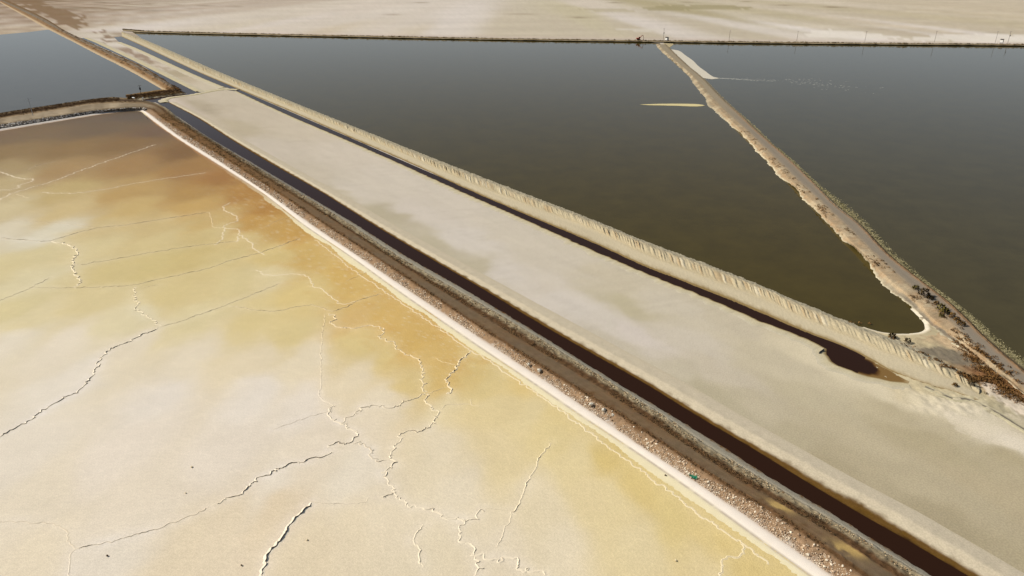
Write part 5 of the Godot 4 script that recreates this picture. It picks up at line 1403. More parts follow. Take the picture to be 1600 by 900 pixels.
func build_causeway() -> void:
	var L := loft(causeway_stations, [5, 6, 4, 6, 4, 4, 8], 0.003, 0.2)
	var pal := [tone(200, 186, 152), tone(222, 208, 176), tone(188, 162, 128), tone(184, 160, 128), tone(142, 130, 114), tone(176, 138, 100), tone(140, 118, 88), tone(150, 140, 104), tone(104, 96, 64)]
	var cols := PackedColorArray()
	for i in L.pos.size():
		var p := L.pos[i]
		var r := i / L.w
		var x := L.across[i % L.w]
		var nm := n_mid.get_noise_2d(p.x, p.z)
		var nf := n_fine.get_noise_2d(p.x, p.z)
		var nt := n_tiny.get_noise_2d(p.x, p.z)
		var rd := smoothstep(2.9, 3.05, x) * (1.0 - smoothstep(3.95, 4.1, x))
		var far := smoothstep(260.0, 420.0, -p.z)
		var c := ramp(pal, x + 0.5 + (0.30 * nf + 0.12 * nt) * (1.0 - 0.6 * rd))
		c = c.lerp(tone(158, 144, 120), far * 0.8)
		if x < 1.6:
			c = c.lerp(tone(142, 130, 112), smoothstep(146.0, 128.0, -p.z) * smoothstep(0.45, 0.7, x + 0.1 * nf) * (1.0 - smoothstep(1.1, 1.5, x + 0.2 * nf)))
		if x > 0.5 and x < 3.0:
			var sand := smoothstep(-0.1, 0.35, nm)
			c = c.lerp(tone(222, 204, 170), 0.45 * sand).lerp(tone(160, 124, 88), 1.0 * clampf(nf - 0.08, 0.0, 1.0))
		if rd > 0.5:
			var f := x - 3.0
			c *= 0.97 + 0.06 * (exp(-pow((f - 0.3) / 0.1, 2.0)) + exp(-pow((f - 0.7) / 0.1, 2.0))) + 0.06 * n_fine.get_noise_2d(L.dist[r] * 0.1, f * 5.0)
		elif x > 4.9 and x < 5.35:
			c = c.lerp(tone(222, 206, 172), smoothstep(150.0, 190.0, -p.z) * 0.9)
		elif x > 5.9:
			c *= 1.0 + 0.35 * nt + 0.2 * nf
			c = c.lerp(tone(190, 176, 140), clampf(nt * 0.9 - 0.1, 0.0, 0.5))
		else:
			c *= 1.0 + 0.24 * nf + 0.22 * nt
		cols.append(c)
		var edge := smoothstep(0.0, 0.5, x) * (1.0 - rd)
		p.y += edge * (0.09 * nf + 0.09 * nt)
		if x > 1.0 and x < 3.0:
			p.y += 0.3 * sin((x - 1.0) * 0.5 * PI) * nm
		if x >= 6.5:
			p += Vector3(0.8, 0, -0.5) * (x - 6.5) * (2.6 * nf + 1.0 * nt + 1.5 * nm)
		if x < 1.8:
			p += Vector3(-0.8, 0, 0.5) * (1.8 - x) / 1.8 * (0.7 * nf + 2.4 * n_mid.get_noise_2d(L.dist[r] * 0.55, 3.0))
		L.pos[i] = p
	note_heights(L.pos)
	tag(put("causeway", loft_part(L, cols, 0, 3), mats.earth), "sandy left shoulder of the causeway", "", "", "structure")
	tag(put("dirt_road", loft_part(L, cols, 3, 4), mats.road), "grey dirt road along the causeway", "", "", "structure")
	tag(put("causeway", loft_part(L, cols, 4, 7), mats.earth), "eroded right edge and weedy shallows of the causeway", "", "", "structure")
	tag(put("salt_shelf", flat_polygon(Array(smoothed(salt_shelf, 6.0, 0.0)), 0.12, tone(202, 192, 174)), mats.salt), "white salt shelf beside the far end of the causeway", "", "", "structure")
	tag(put("sand_spit", flat_polygon(Array(smoothed(sand_spit, 2.0, 0.4)), 0.10, tone(206, 190, 140)), mats.salt), "thin pale sand spit in the wedge-shaped pond", "", "", "structure")
	tag(put("mud_flat", flat_polygon(hook_land, 0.16, tone(184, 166, 130)), mats.dry_mud), "small tan spit at the far end of the causeway", "", "", "structure")


# ---------------------------------------------------------------- pressure ridges of the crust
func build_cracks() -> void:
	var pan: Node = get_node("salt_pan")
	var t := tones_of(pan_tones, 0.5)
	var idx := 0
	for e in crack_lines:
		idx += 1
		var kind: String = e[0]
		var pts: Array = e[1]
		var mid: Vector2 = pts[pts.size() / 2]
		var d := mid.length()
		var high: float = {"d": 0.13, "m": 0.08, "j": 0.105, "w": 0.035, "f": 0.035, "g": 0.24}[kind]
		var wide: float = {"d": 0.26, "m": 0.20, "j": 0.22, "w": 0.22, "f": 0.14, "g": 0.40}[kind]
		var jag: float = {"d": 0.5, "m": 0.28, "j": 0.6, "w": 0.35, "f": 0.2, "g": 0.22}[kind]
		if d > 140.0:
			wide *= d / 140.0
			jag *= d / 140.0
			high *= 1.0 if kind == "w" else sqrt(d / 140.0)
		var step := clampf(d * 0.0022, 0.14, 0.6)
		var line := smoothed(pts, step)
		for i in line.size():
			var p := line[i]
			var z := Vector2(n_tiny.get_noise_2d(p.x * 0.8 + idx * 3.0, p.y * 0.8), n_tiny.get_noise_2d(p.x * 0.8 + 77.0, p.y * 0.8 + idx)) * jag
			z += Vector2(n_fine.get_noise_2d(p.x * 0.9, p.y * 0.9 + idx), n_fine.get_noise_2d(p.x * 0.9 + 31.0, p.y * 0.9)) * jag * 1.2
			line[i] = p + z
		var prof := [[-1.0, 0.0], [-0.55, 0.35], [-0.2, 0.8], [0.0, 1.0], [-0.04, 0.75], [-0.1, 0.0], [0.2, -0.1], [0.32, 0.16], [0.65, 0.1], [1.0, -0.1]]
		var run := line[-1] - line[0]
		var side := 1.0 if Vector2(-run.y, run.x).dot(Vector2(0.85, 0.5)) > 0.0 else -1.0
		var white := tone(236, 222, 200)
		var bleach: float = {"d": 0.5, "m": 0.35, "j": 0.45, "w": 0.5, "f": 0.3, "g": 0.8}[kind]
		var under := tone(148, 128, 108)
		var pos := PackedVector3Array()
		var col := PackedColorArray()
		for i in line.size():
			var dir := (line[mini(i + 1, line.size() - 1)] - line[maxi(i - 1, 0)]).normalized()
			var right := Vector2(-dir.y, dir.x) * side
			var p := line[i]
			var gap := 0.45 + 1.1 * n_fine.get_noise_2d(p.x * 1.1 + idx * 11.0, p.y * 1.1)
			if kind == "d" or kind == "g":
				gap = 0.75 + 0.9 * n_fine.get_noise_2d(p.x * 1.5 + idx * 11.0, p.y * 1.5)
			var ends := smoothstep(0.0, 5.0, float(i)) * smoothstep(0.0, 5.0, float(line.size() - 1 - i))
			var hh := high * clampf(gap, 0.4, 1.2) * ends
			var local := mixed(p, t)
			for q in prof:
				var o: Vector2 = p + right * q[0] * wide * (0.75 + 0.5 * absf(n_fine.get_noise_2d(p.x * 2.0, p.y * 2.0)))
				var base := 0.05 + 0.03 * n_mid.get_noise_2d(o.x * 0.7, o.y * 0.7)
				var y: float = base + (q[1] * hh if q[1] > 0.0 else q[1] * 0.06) + (0.012 if absf(q[0]) < 0.9 else -0.02)
				pos.append(Vector3(o.x, y, o.y))
				var c := local.lerp(white, bleach)
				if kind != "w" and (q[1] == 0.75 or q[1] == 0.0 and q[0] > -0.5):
					c = under              # shade of the broken face, painted in as a darker tone
				col.append(c)
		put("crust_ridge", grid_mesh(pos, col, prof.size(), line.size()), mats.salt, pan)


# ---------------------------------------------------------------- stones, rubble
func stone_mesh(s: int, flat := 0.75) -> ArrayMesh:
	var r := RandomNumberGenerator.new()
	r.seed = s
	var sp := SphereMesh.new()
	sp.radius = 0.5
	sp.height = 1.0
	sp.radial_segments = 6
	sp.rings = 2
	var arr := sp.get_mesh_arrays()
	var v: PackedVector3Array = arr[Mesh.ARRAY_VERTEX]
	var moved := {}
	for i in v.size():
		var key := v[i].snapped(Vector3.ONE * 0.01)
		if not moved.has(key):
			moved[key] = v[i] * r.randf_range(0.72, 1.2)
		v[i] = moved[key] * Vector3(1.0, flat, 0.85)
	var st := new_st()
	var ids: PackedInt32Array = arr[Mesh.ARRAY_INDEX]
	st.set_smooth_group(-1)
	for i in ids:
		st.set_color(Color(1, 1, 1))
		st.add_vertex(v[i])
	st.generate_normals()
	return st.commit()


func on_main(along: float, x: float) -> Vector3:        # a point of the embankment: station with fraction, rail with fraction
	var i := clampi(int(along), 0, main_stations.size() - 2)
	var k := clampi(int(x), 0, 7)
	var a: Vector3 = main_stations[i][k].lerp(main_stations[i][k + 1], x - k)
	var b: Vector3 = main_stations[i + 1][k].lerp(main_stations[i + 1][k + 1], x - k)
	return a.lerp(b, along - i)


func scatter(called: String, mesh: Mesh, m: Material, list: Array, label: String, parent: Node = null) -> void:
	var mm := MultiMesh.new()
	mm.transform_format = MultiMesh.TRANSFORM_3D
	mm.use_colors = true
	mm.mesh = mesh
	mm.instance_count = list.size()
	for i in list.size():
		mm.set_instance_transform(i, list[i][0])
		mm.set_instance_color(i, list[i][1])
	var o := MultiMeshInstance3D.new()
	o.multimesh = mm
	o.material_override = m
	if parent:
		o.name = called
		parent.add_child(o, true)
	else:
		o.name = numbered(called)
		add_child(o)
		tag(o, label)
	o.set_meta("kind", "stuff")


func stone_tone() -> Color:
	var q := rng.randf()
	var c := tone(190, 162, 134)
	if q < 0.34:
		c = tone(228, 212, 188)
	elif q < 0.55:
		c = tone(200, 174, 144)
	elif q < 0.75:
		c = tone(156, 128, 102)
	elif q < 0.82:
		c = tone(110, 92, 78)
	return c * rng.randf_range(0.85, 1.1)


func spin(size: float, tall := 1.0) -> Basis:
	return Basis(Vector3.UP, rng.randf() * TAU) * Basis(Vector3.RIGHT, rng.randf_range(-0.5, 0.5)) * Basis.from_scale(Vector3(size, size * tall, size))


func build_stones() -> void:
	var slope: Node = get_node("embankment")
	var shapes := [stone_mesh(1), stone_mesh(2, 0.6), stone_mesh(3, 0.9), stone_mesh(4, 0.5)]
	var lists := [[], [], [], []]
	for i in 15000:
		var u := rng.randf()
		var s := lerpf(25.9, 8.0, pow(u, 0.62))
		var x := 2.0 + pow(rng.randf(), 1.35) * 0.95 + 0.06 * rng.randfn()
		x = clampf(x, 1.97, 3.3)
		var p := on_main(s, x)
		if p.z > -44.0:
			continue
		if n_mid.get_noise_2d(p.x * 2.0, p.z * 2.0) < -0.28 + 0.5 * smoothstep(2.5, 3.0, x):
			continue
		var far := clampf(p.distance_to(eye) / 110.0, 0.9, 2.2)
		var size := rng.randf_range(0.07, 0.17) * (1.0 + 0.9 * pow(rng.randf(), 6.0)) * far
		p.y += size * 0.12 + 0.03
		lists[i % 4].append([Transform3D(spin(size, rng.randf_range(0.7, 1.1)), p), stone_tone()])
	# the dike towards the left: dark broken rock
	for i in 1600:
		var p := on_main(rng.randf_range(0.3, 6.5), rng.randf_range(2.2, 3.0))
		var q := rng.randf()
		var c := tone(206, 196, 184) if q < 0.35 else (tone(92, 84, 78) if q < 0.75 else tone(140, 126, 108))
		lists[i % 4].append([Transform3D(spin(rng.randf_range(0.4, 1.0)), p), c])
	for k in 4:
		scatter("riprap_gravel", shapes[k], mats.stone, lists[k], "", slope)
	# larger stones one can pick out
	for i in 150:
		var s := lerpf(25.4, 17.0, rng.randf())
		var p := on_main(s, rng.randf_range(2.1, 3.0))
		var o := put("riprap_stone", tinted(shapes[i % 4], stone_tone(), i % 4 * 100 + i % 6), mats.stone, slope)
		o.transform = Transform3D(spin(rng.randf_range(0.24, 0.46)), p + Vector3(0, 0.05, 0))
	# broken salt slabs and clods on the canal side
	var slabs := [stone_mesh(11, 0.3), stone_mesh(12, 0.45)]
	var sl := [[], []]
	for i in 3000:
		var s := lerpf(25.9, 9.5, pow(rng.randf(), 0.6))
		var x := 6.15 + rng.randf() * 0.95
		var p := on_main(s, x)
		if p.z > -44.0 or n_mid.get_noise_2d(p.x * 1.5 + 40.0, p.z * 1.5) < -0.22:
			continue
		var far := clampf(p.distance_to(eye) / 110.0, 0.9, 2.0)
		var size := rng.randf_range(0.10, 0.30) * far
		var c := tone(196, 174, 138) if rng.randf() < 0.5 else tone(132, 106, 76)
		sl[i % 2].append([Transform3D(spin(size), p + Vector3(0, 0.05, 0)), c * rng.randf_range(0.85, 1.08)])
	var weedy: Node = get_node("embankment_001")
	for k in 2:
		scatter("salt_rubble", slabs[k], mats.stone, sl[k], "", weedy)
	# weed-caked clods in the shallows right of the causeway
	var cl := []
	for i in 4200:
		var s := lerpf(20.6, 8.0, pow(rng.randf(), 0.7))
		var k := clampi(int(s), 0, causeway_stations.size() - 2)
		var a: Vector3 = causeway_stations[k][6].lerp(causeway_stations[k + 1][6], s - k)
		var b: Vector3 = causeway_stations[k][7].lerp(causeway_stations[k + 1][7], s - k)
		var p := a.lerp(b, rng.randf() * 1.05)
		var size := rng.randf_range(0.10, 0.36) * clampf(p.distance_to(eye) / 140.0, 0.9, 1.6)
		var c := tone(164, 152, 114) if rng.randf() < 0.55 else tone(112, 104, 70)
		cl.append([Transform3D(spin(size, 0.6), p + Vector3(0, 0.06, 0)), c * rng.randf_range(0.8, 1.1)])
	scatter("shore_clods", slabs[1], mats.stone, cl, "", get_node("causeway_001"))


var tint_cache := {}

func tinted(m: ArrayMesh, c: Color, key: int) -> ArrayMesh:
	if not tint_cache.has(key):
		var arr := m.surface_get_arrays(0)
		var cols: PackedColorArray = arr[Mesh.ARRAY_COLOR]
		cols.fill(c)
		arr[Mesh.ARRAY_COLOR] = cols
		var t := ArrayMesh.new()
		t.add_surface_from_arrays(Mesh.PRIMITIVE_TRIANGLES, arr)
		tint_cache[key] = t
	return tint_cache[key]


# ---------------------------------------------------------------- plants
func tuft_mesh(s: int, leaves: int, tall: float) -> ArrayMesh:
	var r := RandomNumberGenerator.new()
	r.seed = s
	var st := new_st()
	for i in leaves:
		var a := r.randf() * TAU
		var lift := r.randf_range(0.1, 1.0)
		var out := sqrt(1.0 - lift * lift * 0.8) * r.randf_range(0.25, 0.52)
		var p := Vector3(cos(a) * out, lift * tall, sin(a) * out)
		var dir := Vector3(cos(a) * r.randf_range(0.2, 1.0), r.randf_range(0.1, 1.0), sin(a) * r.randf_range(0.2, 1.0)).normalized()
		var side := dir.cross(Vector3(r.randf() - 0.5, r.randf() - 0.5, r.randf() - 0.5)).normalized()
		var l := r.randf_range(0.14, 0.30)
		var w := r.randf_range(0.05, 0.11)
		var shade := r.randf_range(0.7, 1.2)
		var n := (p + Vector3(0, 0.2, 0)).normalized()
		for v in [p - side * w, p + dir * l, p + side * w]:
			st.set_color(Color(shade, shade, shade))
			st.set_normal(n)
			st.add_vertex(v)
	return st.commit()


func stems_mesh(s: int) -> ArrayMesh:
	var r := RandomNumberGenerator.new()
	r.seed = s
	var st := new_st()
	for i in 7:
		var a := r.randf() * TAU
		tri_rod(st, Vector3(0, -0.05, 0), Vector3(cos(a) * 0.3, r.randf_range(0.2, 0.45), sin(a) * 0.3), 0.03, 0.012, 5)
	return st.commit()


func build_scrub() -> void:
	var tufts := [tuft_mesh(1, 34, 0.45), tuft_mesh(2, 30, 0.6), tuft_mesh(3, 26, 0.35)]
	var browns := [tone(166, 130, 92), tone(150, 116, 80), tone(122, 98, 70), tone(176, 138, 96), tone(132, 116, 84)]
	var lists := [[], [], []]
	# both shoulders of the embankment road
	for i in 5200:
		var s := lerpf(25.9, 7.6, pow(rng.randf(), 0.66))
		var side := rng.randf() < 0.3
		var x := clampf(3.3 + 0.33 * rng.randfn(), 2.7, 3.98) if side else clampf(5.5 + 0.5 * rng.randfn(), 5.04, 6.9)
		if s < 11.0:
			x = rng.randf_range(3.0, 6.7)
		var p := on_main(s, x)
		if p.z > -44.0 or n_mid.get_noise_2d(p.x * 1.2, p.z * 1.2 + 9.0) < -0.15:
			continue
		var size := rng.randf_range(0.18, 0.42) * clampf(p.distance_to(eye) / 120.0, 0.9, 2.2)
		var c: Color = browns[rng.randi() % 5]
		lists[i % 3].append([Transform3D(spin(size, 0.8), p), c * rng.randf_range(0.8, 1.15)])
	for k in 3:
		scatter("dry_scrub", tufts[k], mats.leaf, lists[k], "dry brown scrub along the shoulders of the embankment road")
	# the pond side of the dike running left and the corner bank
	var far := []
	for i in 1500:
		var p := on_main(rng.randf_range(0.2, 4.2), rng.randf_range(6.0, 7.4))
		if i % 4 == 0:
			p = on_main(rng.randf_range(0.2, 5.0), rng.randf_range(5.0, 6.0))
			if rng.randf() < 0.75:
				continue
		far.append([Transform3D(spin(rng.randf_range(0.6, 1.3), 0.7), p), tone(96, 74, 52) * rng.randf_range(0.7, 1.1)])
	for i in 900:
		var k := rng.randi() % (corner_stations.size() - 1)
		var f := rng.randf()
		var x := rng.randf_range(1.2, 3.4)
		var q := int(x)
		var a: Vector3 = corner_stations[k][q].lerp(corner_stations[k][q + 1], x - q)
		var b: Vector3 = corner_stations[k + 1][q].lerp(corner_stations[k + 1][q + 1], x - q)
		far.append([Transform3D(spin(rng.randf_range(0.6, 1.2), 0.7), a.lerp(b, f)), (tone(88, 66, 44) if x < 2.5 else tone(128, 100, 66)) * rng.randf_range(0.8, 1.15)])
	for i in 600:
		var k := rng.randi() % (north_stations.size() - 1)
		if k < 3 and rng.randf() < 0.5:
			continue
		var x := rng.randf_range(1.2, 3.6)
		var q := int(x)
		var f := rng.randf()
		var a: Vector3 = north_stations[k][q].lerp(north_stations[k][q + 1], x - q)
		var b: Vector3 = north_stations[k + 1][q].lerp(north_stations[k + 1][q + 1], x - q)
		var p := a.lerp(b, f)
		far.append([Transform3D(spin(rng.randf_range(0.9, 2.0), 0.7), p), (tone(140, 102, 62) if rng.randf() < 0.6 else tone(100, 78, 52)) * rng.randf_range(0.8, 1.2)])
	scatter("dry_scrub", tufts[1], mats.leaf, far, "dark dry scrub on the dikes round the far left pond")
	# along the far bank
	var fb := []
	for i in 1400:
		var s := rng.randf() * (far_stations.size() - 1.01)
		var k := int(s)
		var a: Vector3 = far_stations[k][2].lerp(far_stations[k][3], rng.randf())
		var b: Vector3 = far_stations[k + 1][2].lerp(far_stations[k + 1][3], rng.randf())
		var p := a.lerp(b, s - k)
		fb.append([Transform3D(spin(rng.randf_range(1.0, 2.4), 0.8), p), tone(140, 118, 84) * rng.randf_range(0.8, 1.2)])
	scatter("dry_scrub", tufts[0], mats.leaf, fb, "brown scrub along the long far bank")
	# causeway and the tip
	var cw := []
	var patch := scrub_patches
	for q in patch:
		for i in int(q[4] * 0.6):
			var p := Vector3(q[0] + rng.randfn() * q[2], 0.1, q[1] + rng.randfn() * q[3])
			p.y = maxf(tip_height(p.x, p.z), 0.08 + 0.22 * n_fine.get_noise_2d(p.x * 1.4, p.z * 1.4))
			var c := tone(178, 132, 80) if rng.randf() < 0.6 else tone(138, 104, 66)
			cw.append([Transform3D(spin(rng.randf_range(0.25, 0.75), 0.8), p), c * rng.randf_range(0.75, 1.2)])
	for i in 520:
		var s := rng.randf_range(7.2, 15.5)
		var k := int(s)
		var x := rng.randf_range(1.5, 2.95)
		var q := int(x)
		var a: Vector3 = causeway_stations[k][q].lerp(causeway_stations[k][q + 1], x - q)
		var b: Vector3 = causeway_stations[k + 1][q].lerp(causeway_stations[k + 1][q + 1], x - q)
		var p := a.lerp(b, s - k)
		if n_mid.get_noise_2d(p.x * 1.3, p.z * 1.3) < 0.12:
			continue
		cw.append([Transform3D(spin(rng.randf_range(0.4, 0.9), 0.7), p), tone(156, 120, 76) * rng.randf_range(0.75, 1.2)])
	scatter("dry_scrub", tufts[0], mats.leaf, cw, "rusty brown scrub on the causeway shoulder and the tip of land")
	# shrubs that stand alone
	var stems := stems_mesh(4)
	var leafy := [tuft_mesh(21, 130, 0.6), tuft_mesh(22, 110, 0.75), tuft_mesh(23, 150, 0.5)]
	var spots := [
		[83.8, -129.0, 1.3, 0, "low dark olive shrub farthest up the sandy shoulder beside the causeway road"],
		[83.6, -125.6, 2.0, 1, "large spreading brown shrub on pale sand, second down the causeway shoulder"],
		[84.1, -124.2, 1.3, 2, "small brown shrub close behind the large spreading one by the causeway"],
		[84.1, -121.9, 1.0, 0, "lone small shrub at the road edge below the large spreading shrub"],
		[83.6, -119.4, 1.5, 1, "upper of the two olive green shrubs touching each other by the causeway road"],
		[83.5, -118.0, 1.6, 2, "lower of the two olive green shrubs touching each other by the causeway road"],
		[82.0, -116.4, 1.0, 0, "small shrub standing out on the sand left of the olive green pair"],
		[83.9, -116.2, 1.1, 1, "shrub at the road edge just below the olive green pair"],
		[83.8, -114.6, 1.1, 2, "tan shrub at the road edge above the thick rusty scrub"],
		[83.5, -112.8, 1.4, 0, "rusty shrub where the thick scrub by the causeway begins"],
		[73.9, -93.6, 1.0, 1, "dark round shrub alone on grey mud below the tip of land"],
		[71.3, -93.6, 0.8, 2, "flat faded shrub on grey mud left of the dark round one"],
		[69.5, -110.0, 1.3, 0, "dark shrub on the crest of the ribbed spoil bank near the pond tip"],
		[71.4, -108.2, 1.1, 1, "second dark shrub along the spoil bank crest, nearer the grey pool bed"]]
	for i in spots.size():
		var e: Array = spots[i]
		var top := maxf(tip_height(e[0], e[1]) - 0.05, 0.04)
		var t := thing("shrub", e[4], "shrub", Vector3(e[0], top, e[1]), rng.randf() * TAU, "shrubs that stand alone near the causeway")
		t.scale = Vector3.ONE * e[2]
		put("stems", stems, mats.pole_wood, t)
		var c := tone(112, 100, 58) if i in [0, 4, 5, 6] else (tone(84, 68, 46) if i in [1, 2, 10, 12, 13] else tone(130, 100, 60))
		put("foliage", tinted(leafy[i % 3], c, 9000 + i), mats.leaf, t)


# ---------------------------------------------------------------- things
func make_pole(at: Vector3, high: float, label: String, arm: bool, box: bool, turn: float, pale := false) -> Node3D:
	var t := thing("utility_pole", label, "utility pole", at, turn, "utility poles along the dikes")
	var wood: Material = mats.grey_metal if pale else mats.pole_wood
	put("post", rod_mesh(Vector3(0, -0.6, 0), Vector3(0, high, 0), 0.15, 0.10, 8), wood, t)
	if arm:
		put("crossarm", box_mesh(Vector3(0, high - 0.5, 0.13), Vector3(2.0, 0.14, 0.12)), wood, t)
		for x in [-0.9, 0.0, 0.9]:
			put("insulator", rod_mesh(Vector3(x, high - 0.43, 0.13), Vector3(x, high - 0.15, 0.13), 0.07, 0.045, 6), mats.insulator, t)
	if box:
		var tr := put("transformer", rod_mesh(Vector3(0, high * 0.55, 0.45), Vector3(0, high * 0.55 + 1.3, 0.45), 0.42, 0.42, 10), mats.dark_metal, t)
		put("bracket", box_mesh(Vector3(0, high * 0.55 + 0.7, 0.2), Vector3(0.5, 0.12, 0.5)), mats.dark_metal, tr)
	return t


func build_poles() -> void:
	make_pole(Vector3(225.6, 1.6, -752.4), 9.5, "thin pole on the far bank, first to the right of the causeway end", true, false, 0.1)
	make_pole(Vector3(293.1, 1.6, -745.0), 9.5, "thin pole on the far bank left of the first white salt patch", true, false, 0.1)
	make_pole(Vector3(361.2, 1.6, -740.8), 9.5, "thin pole on the far bank in front of the first white salt patch", true, false, 0.1)
	make_pole(Vector3(426.9, 1.6, -731.0), 10.5, "leaning thin pole on the far bank between the two white salt patches", true, false, 0.1)
	make_pole(Vector3(483.8, 1.6, -724.0), 10.5, "plain pole on the far bank just left of the right-hand pump cabin", true, false, 0.1)
	make_pole(Vector3(496.5, 1.6, -724.0), 10.5, "pole with a dark transformer right of the right-hand pump cabin", true, true, 0.1)
	make_pole(Vector3(157.2, 1.6, -752.4), 11.5, "tall pole with a dark transformer beside the cabin at the causeway end", true, true, 0.1)
	make_pole(Vector3(-223.7, 1.6, -323.6), 8.2, "slim pale pole on the dike road between the orange pan and left pond", true, false, 1.3, true)
	make_pole(Vector3(-204.4, 0.9, -386.7), 6.0, "short pole with a dark transformer at the corner of the canal", true, true, 0.6)


func make_cabin(at: Vector3, turn: float, label: String) -> void:
	var t := thing("pump_cabin", label, "cabin", at, turn, "white pump cabins on the far bank")
	put("wall", box_mesh(Vector3(0, 1.2, 0), Vector3(2.8, 2.4, 2.4)), mats.white_paint, t)
	var st := new_st()
	tri_box(st, Vector3(-0.78, 2.68, 0), Vector3(1.85, 0.12, 2.9), Basis(Vector3.BACK, 0.32))
	tri_box(st, Vector3(0.78, 2.68, 0), Vector3(1.85, 0.12, 2.9), Basis(Vector3.BACK, -0.32))
	put("roof", st.commit(), mats.roof_dark, t)
	var door := put("door", box_mesh(Vector3(0.5, 0.95, 1.23), Vector3(0.9, 1.9, 0.06)), mats.dark_metal, t)
	put("handle", box_mesh(Vector3(0.85, 0.95, 1.28), Vector3(0.06, 0.16, 0.05)), mats.grey_metal, door)
	put("window", box_mesh(Vector3(-0.7, 1.45, 1.23), Vector3(0.7, 0.6, 0.05)), mats.window_dark, t)
	put("plinth", box_mesh(Vector3(0, -0.15, 0), Vector3(3.2, 0.35, 2.8)), mats.grey_metal, t)


func build_machines() -> void:
	make_cabin(Vector3(160.8, 1.75, -752.0), 0.75, "small white pump cabin with a dark roof where the causeway meets the far bank")
	make_cabin(Vector3(491.5, 1.75, -726.0), 0.75, "small white pump cabin with a dark roof between two poles, far right")
	# excavator working from the far bank
	var e := thing("excavator", "orange excavator with its boom bent over the pond edge", "excavator", Vector3(131.5, 1.7, -751.5), 0.0)
	for s in [-1.0, 1.0]:
		var st := new_st()
		tri_box(st, Vector3(0, 0.42, s * 1.1), Vector3(3.0, 0.8, 0.6))
		tri_rod(st, Vector3(-1.5, 0.42, s * 1.1 - 0.3), Vector3(-1.5, 0.42, s * 1.1 + 0.3), 0.4, 0.4, 12)
		tri_rod(st, Vector3(1.5, 0.42, s * 1.1 - 0.3), Vector3(1.5, 0.42, s * 1.1 + 0.3), 0.4, 0.4, 12)
		put("track", st.commit(), mats.dark_metal, e)
	put("undercarriage", box_mesh(Vector3(0, 0.7, 0), Vector3(1.8, 0.5, 1.8)), mats.dark_metal, e)
	var house := put("house", box_mesh(Vector3(-0.7, 1.6, 0), Vector3(3.2, 1.2, 2.4)), mats.orange_paint, e)
	put("counterweight", box_mesh(Vector3(-2.35, 1.5, 0), Vector3(0.5, 1.0, 2.3)), mats.orange_paint, house)
	var cab := put("cab", box_mesh(Vector3(0.45, 2.3, 0.7), Vector3(1.5, 1.7, 1.0)), mats.orange_paint, e)
	put("window", box_mesh(Vector3(0.5, 2.55, 1.21), Vector3(1.2, 0.9, 0.04)), mats.window_dark, cab)
	put("window", box_mesh(Vector3(1.21, 2.5, 0.7), Vector3(0.04, 1.1, 0.8)), mats.window_dark, cab)
	var bm := new_st()
	tri_rod(bm, Vector3(0.9, 1.7, -0.3), Vector3(2.6, 4.1, -0.3), 0.34, 0.3, 6)
	tri_rod(bm, Vector3(2.6, 4.1, -0.3), Vector3(4.3, 4.5, -0.3), 0.3, 0.22, 6)
	put("boom", bm.commit(), mats.orange_paint, e)
	var stick := put("stick", rod_mesh(Vector3(4.15, 4.8, -0.3), Vector3(5.2, 1.4, -0.3), 0.24, 0.17, 6), mats.orange_paint, e)
	put("ram", rod_mesh(Vector3(2.9, 4.6, -0.3), Vector3(4.1, 4.85, -0.3), 0.1, 0.1, 6), mats.grey_metal, stick)
	put("ram", rod_mesh(Vector3(1.3, 1.9, -0.3), Vector3(2.7, 3.6, -0.3), 0.12, 0.1, 6), mats.grey_metal, e)
	var bk := new_st()
	tri_box(bk, Vector3(5.05, 0.85, -0.3), Vector3(0.2, 0.9, 1.0), Basis(Vector3.BACK, 0.3))
	tri_box(bk, Vector3(4.75, 0.5, -0.3), Vector3(0.7, 0.16, 1.0), Basis(Vector3.BACK, -0.3))
	tri_box(bk, Vector3(4.8, 0.75, -0.78), Vector3(0.6, 0.6, 0.06))
	tri_box(bk, Vector3(4.8, 0.75, 0.18), Vector3(0.6, 0.6, 0.06))
	put("bucket", bk.commit(), mats.dark_metal, e)
	# black pipe end and white post right of it
	var pp := thing("pipe", "short black pipe end at the water right of the excavator", "pipe", Vector3(137.6, 0.9, -746.0))
	put("barrel", rod_mesh(Vector3(0, 0, 2.2), Vector3(0, 0.3, -1.0), 0.75, 0.75, 14), mats.black_rubber, pp)
	put("flange", rod_mesh(Vector3(0, -0.01, 2.25), Vector3(0, 0.0, 2.0), 0.9, 0.9, 14), mats.black_rubber, pp)
	var mk := put("marker_post", rod_mesh(Vector3(0, -0.5, 0), Vector3(0, 1.3, 0), 0.14, 0.12, 8), mats.white_paint)
	mk.position = Vector3(140.0, 1.3, -746.5)
	tag(mk, "short white post right of the black pipe end by the excavator", "post")
	# pump at the head of the canal
	var pm := thing("standpipe", "white upright standpipe at the head of the canal by the dike corner", "standpipe", Vector3(-197.5, 0.5, -374.0))
	put("pipe", rod_mesh(Vector3(0, -0.8, 0), Vector3(0, 1.5, 0), 0.2, 0.2, 10), mats.white_paint, pm)
	put("elbow", rod_mesh(Vector3(0, 1.4, 0), Vector3(0.7, 1.5, 0.3), 0.19, 0.19, 10), mats.white_paint, pm)
	put("valve_wheel", rod_mesh(Vector3(0, 1.65, 0), Vector3(0, 1.75, 0), 0.32, 0.32, 12), mats.dark_metal, pm)
	var wp := thing("pipe", "white pipe length lying beside the dike road left of the standpipe", "pipe", Vector3(-202.9, 1.45, -375.4), -0.5)
	put("barrel", rod_mesh(Vector3(-0.9, 0.25, 0), Vector3(0.9, 0.2, 0), 0.25, 0.25, 10), mats.white_paint, wp)
	put("collar", rod_mesh(Vector3(0.75, 0.2, 0), Vector3(0.95, 0.2, 0), 0.31, 0.31, 10), mats.white_paint, wp)


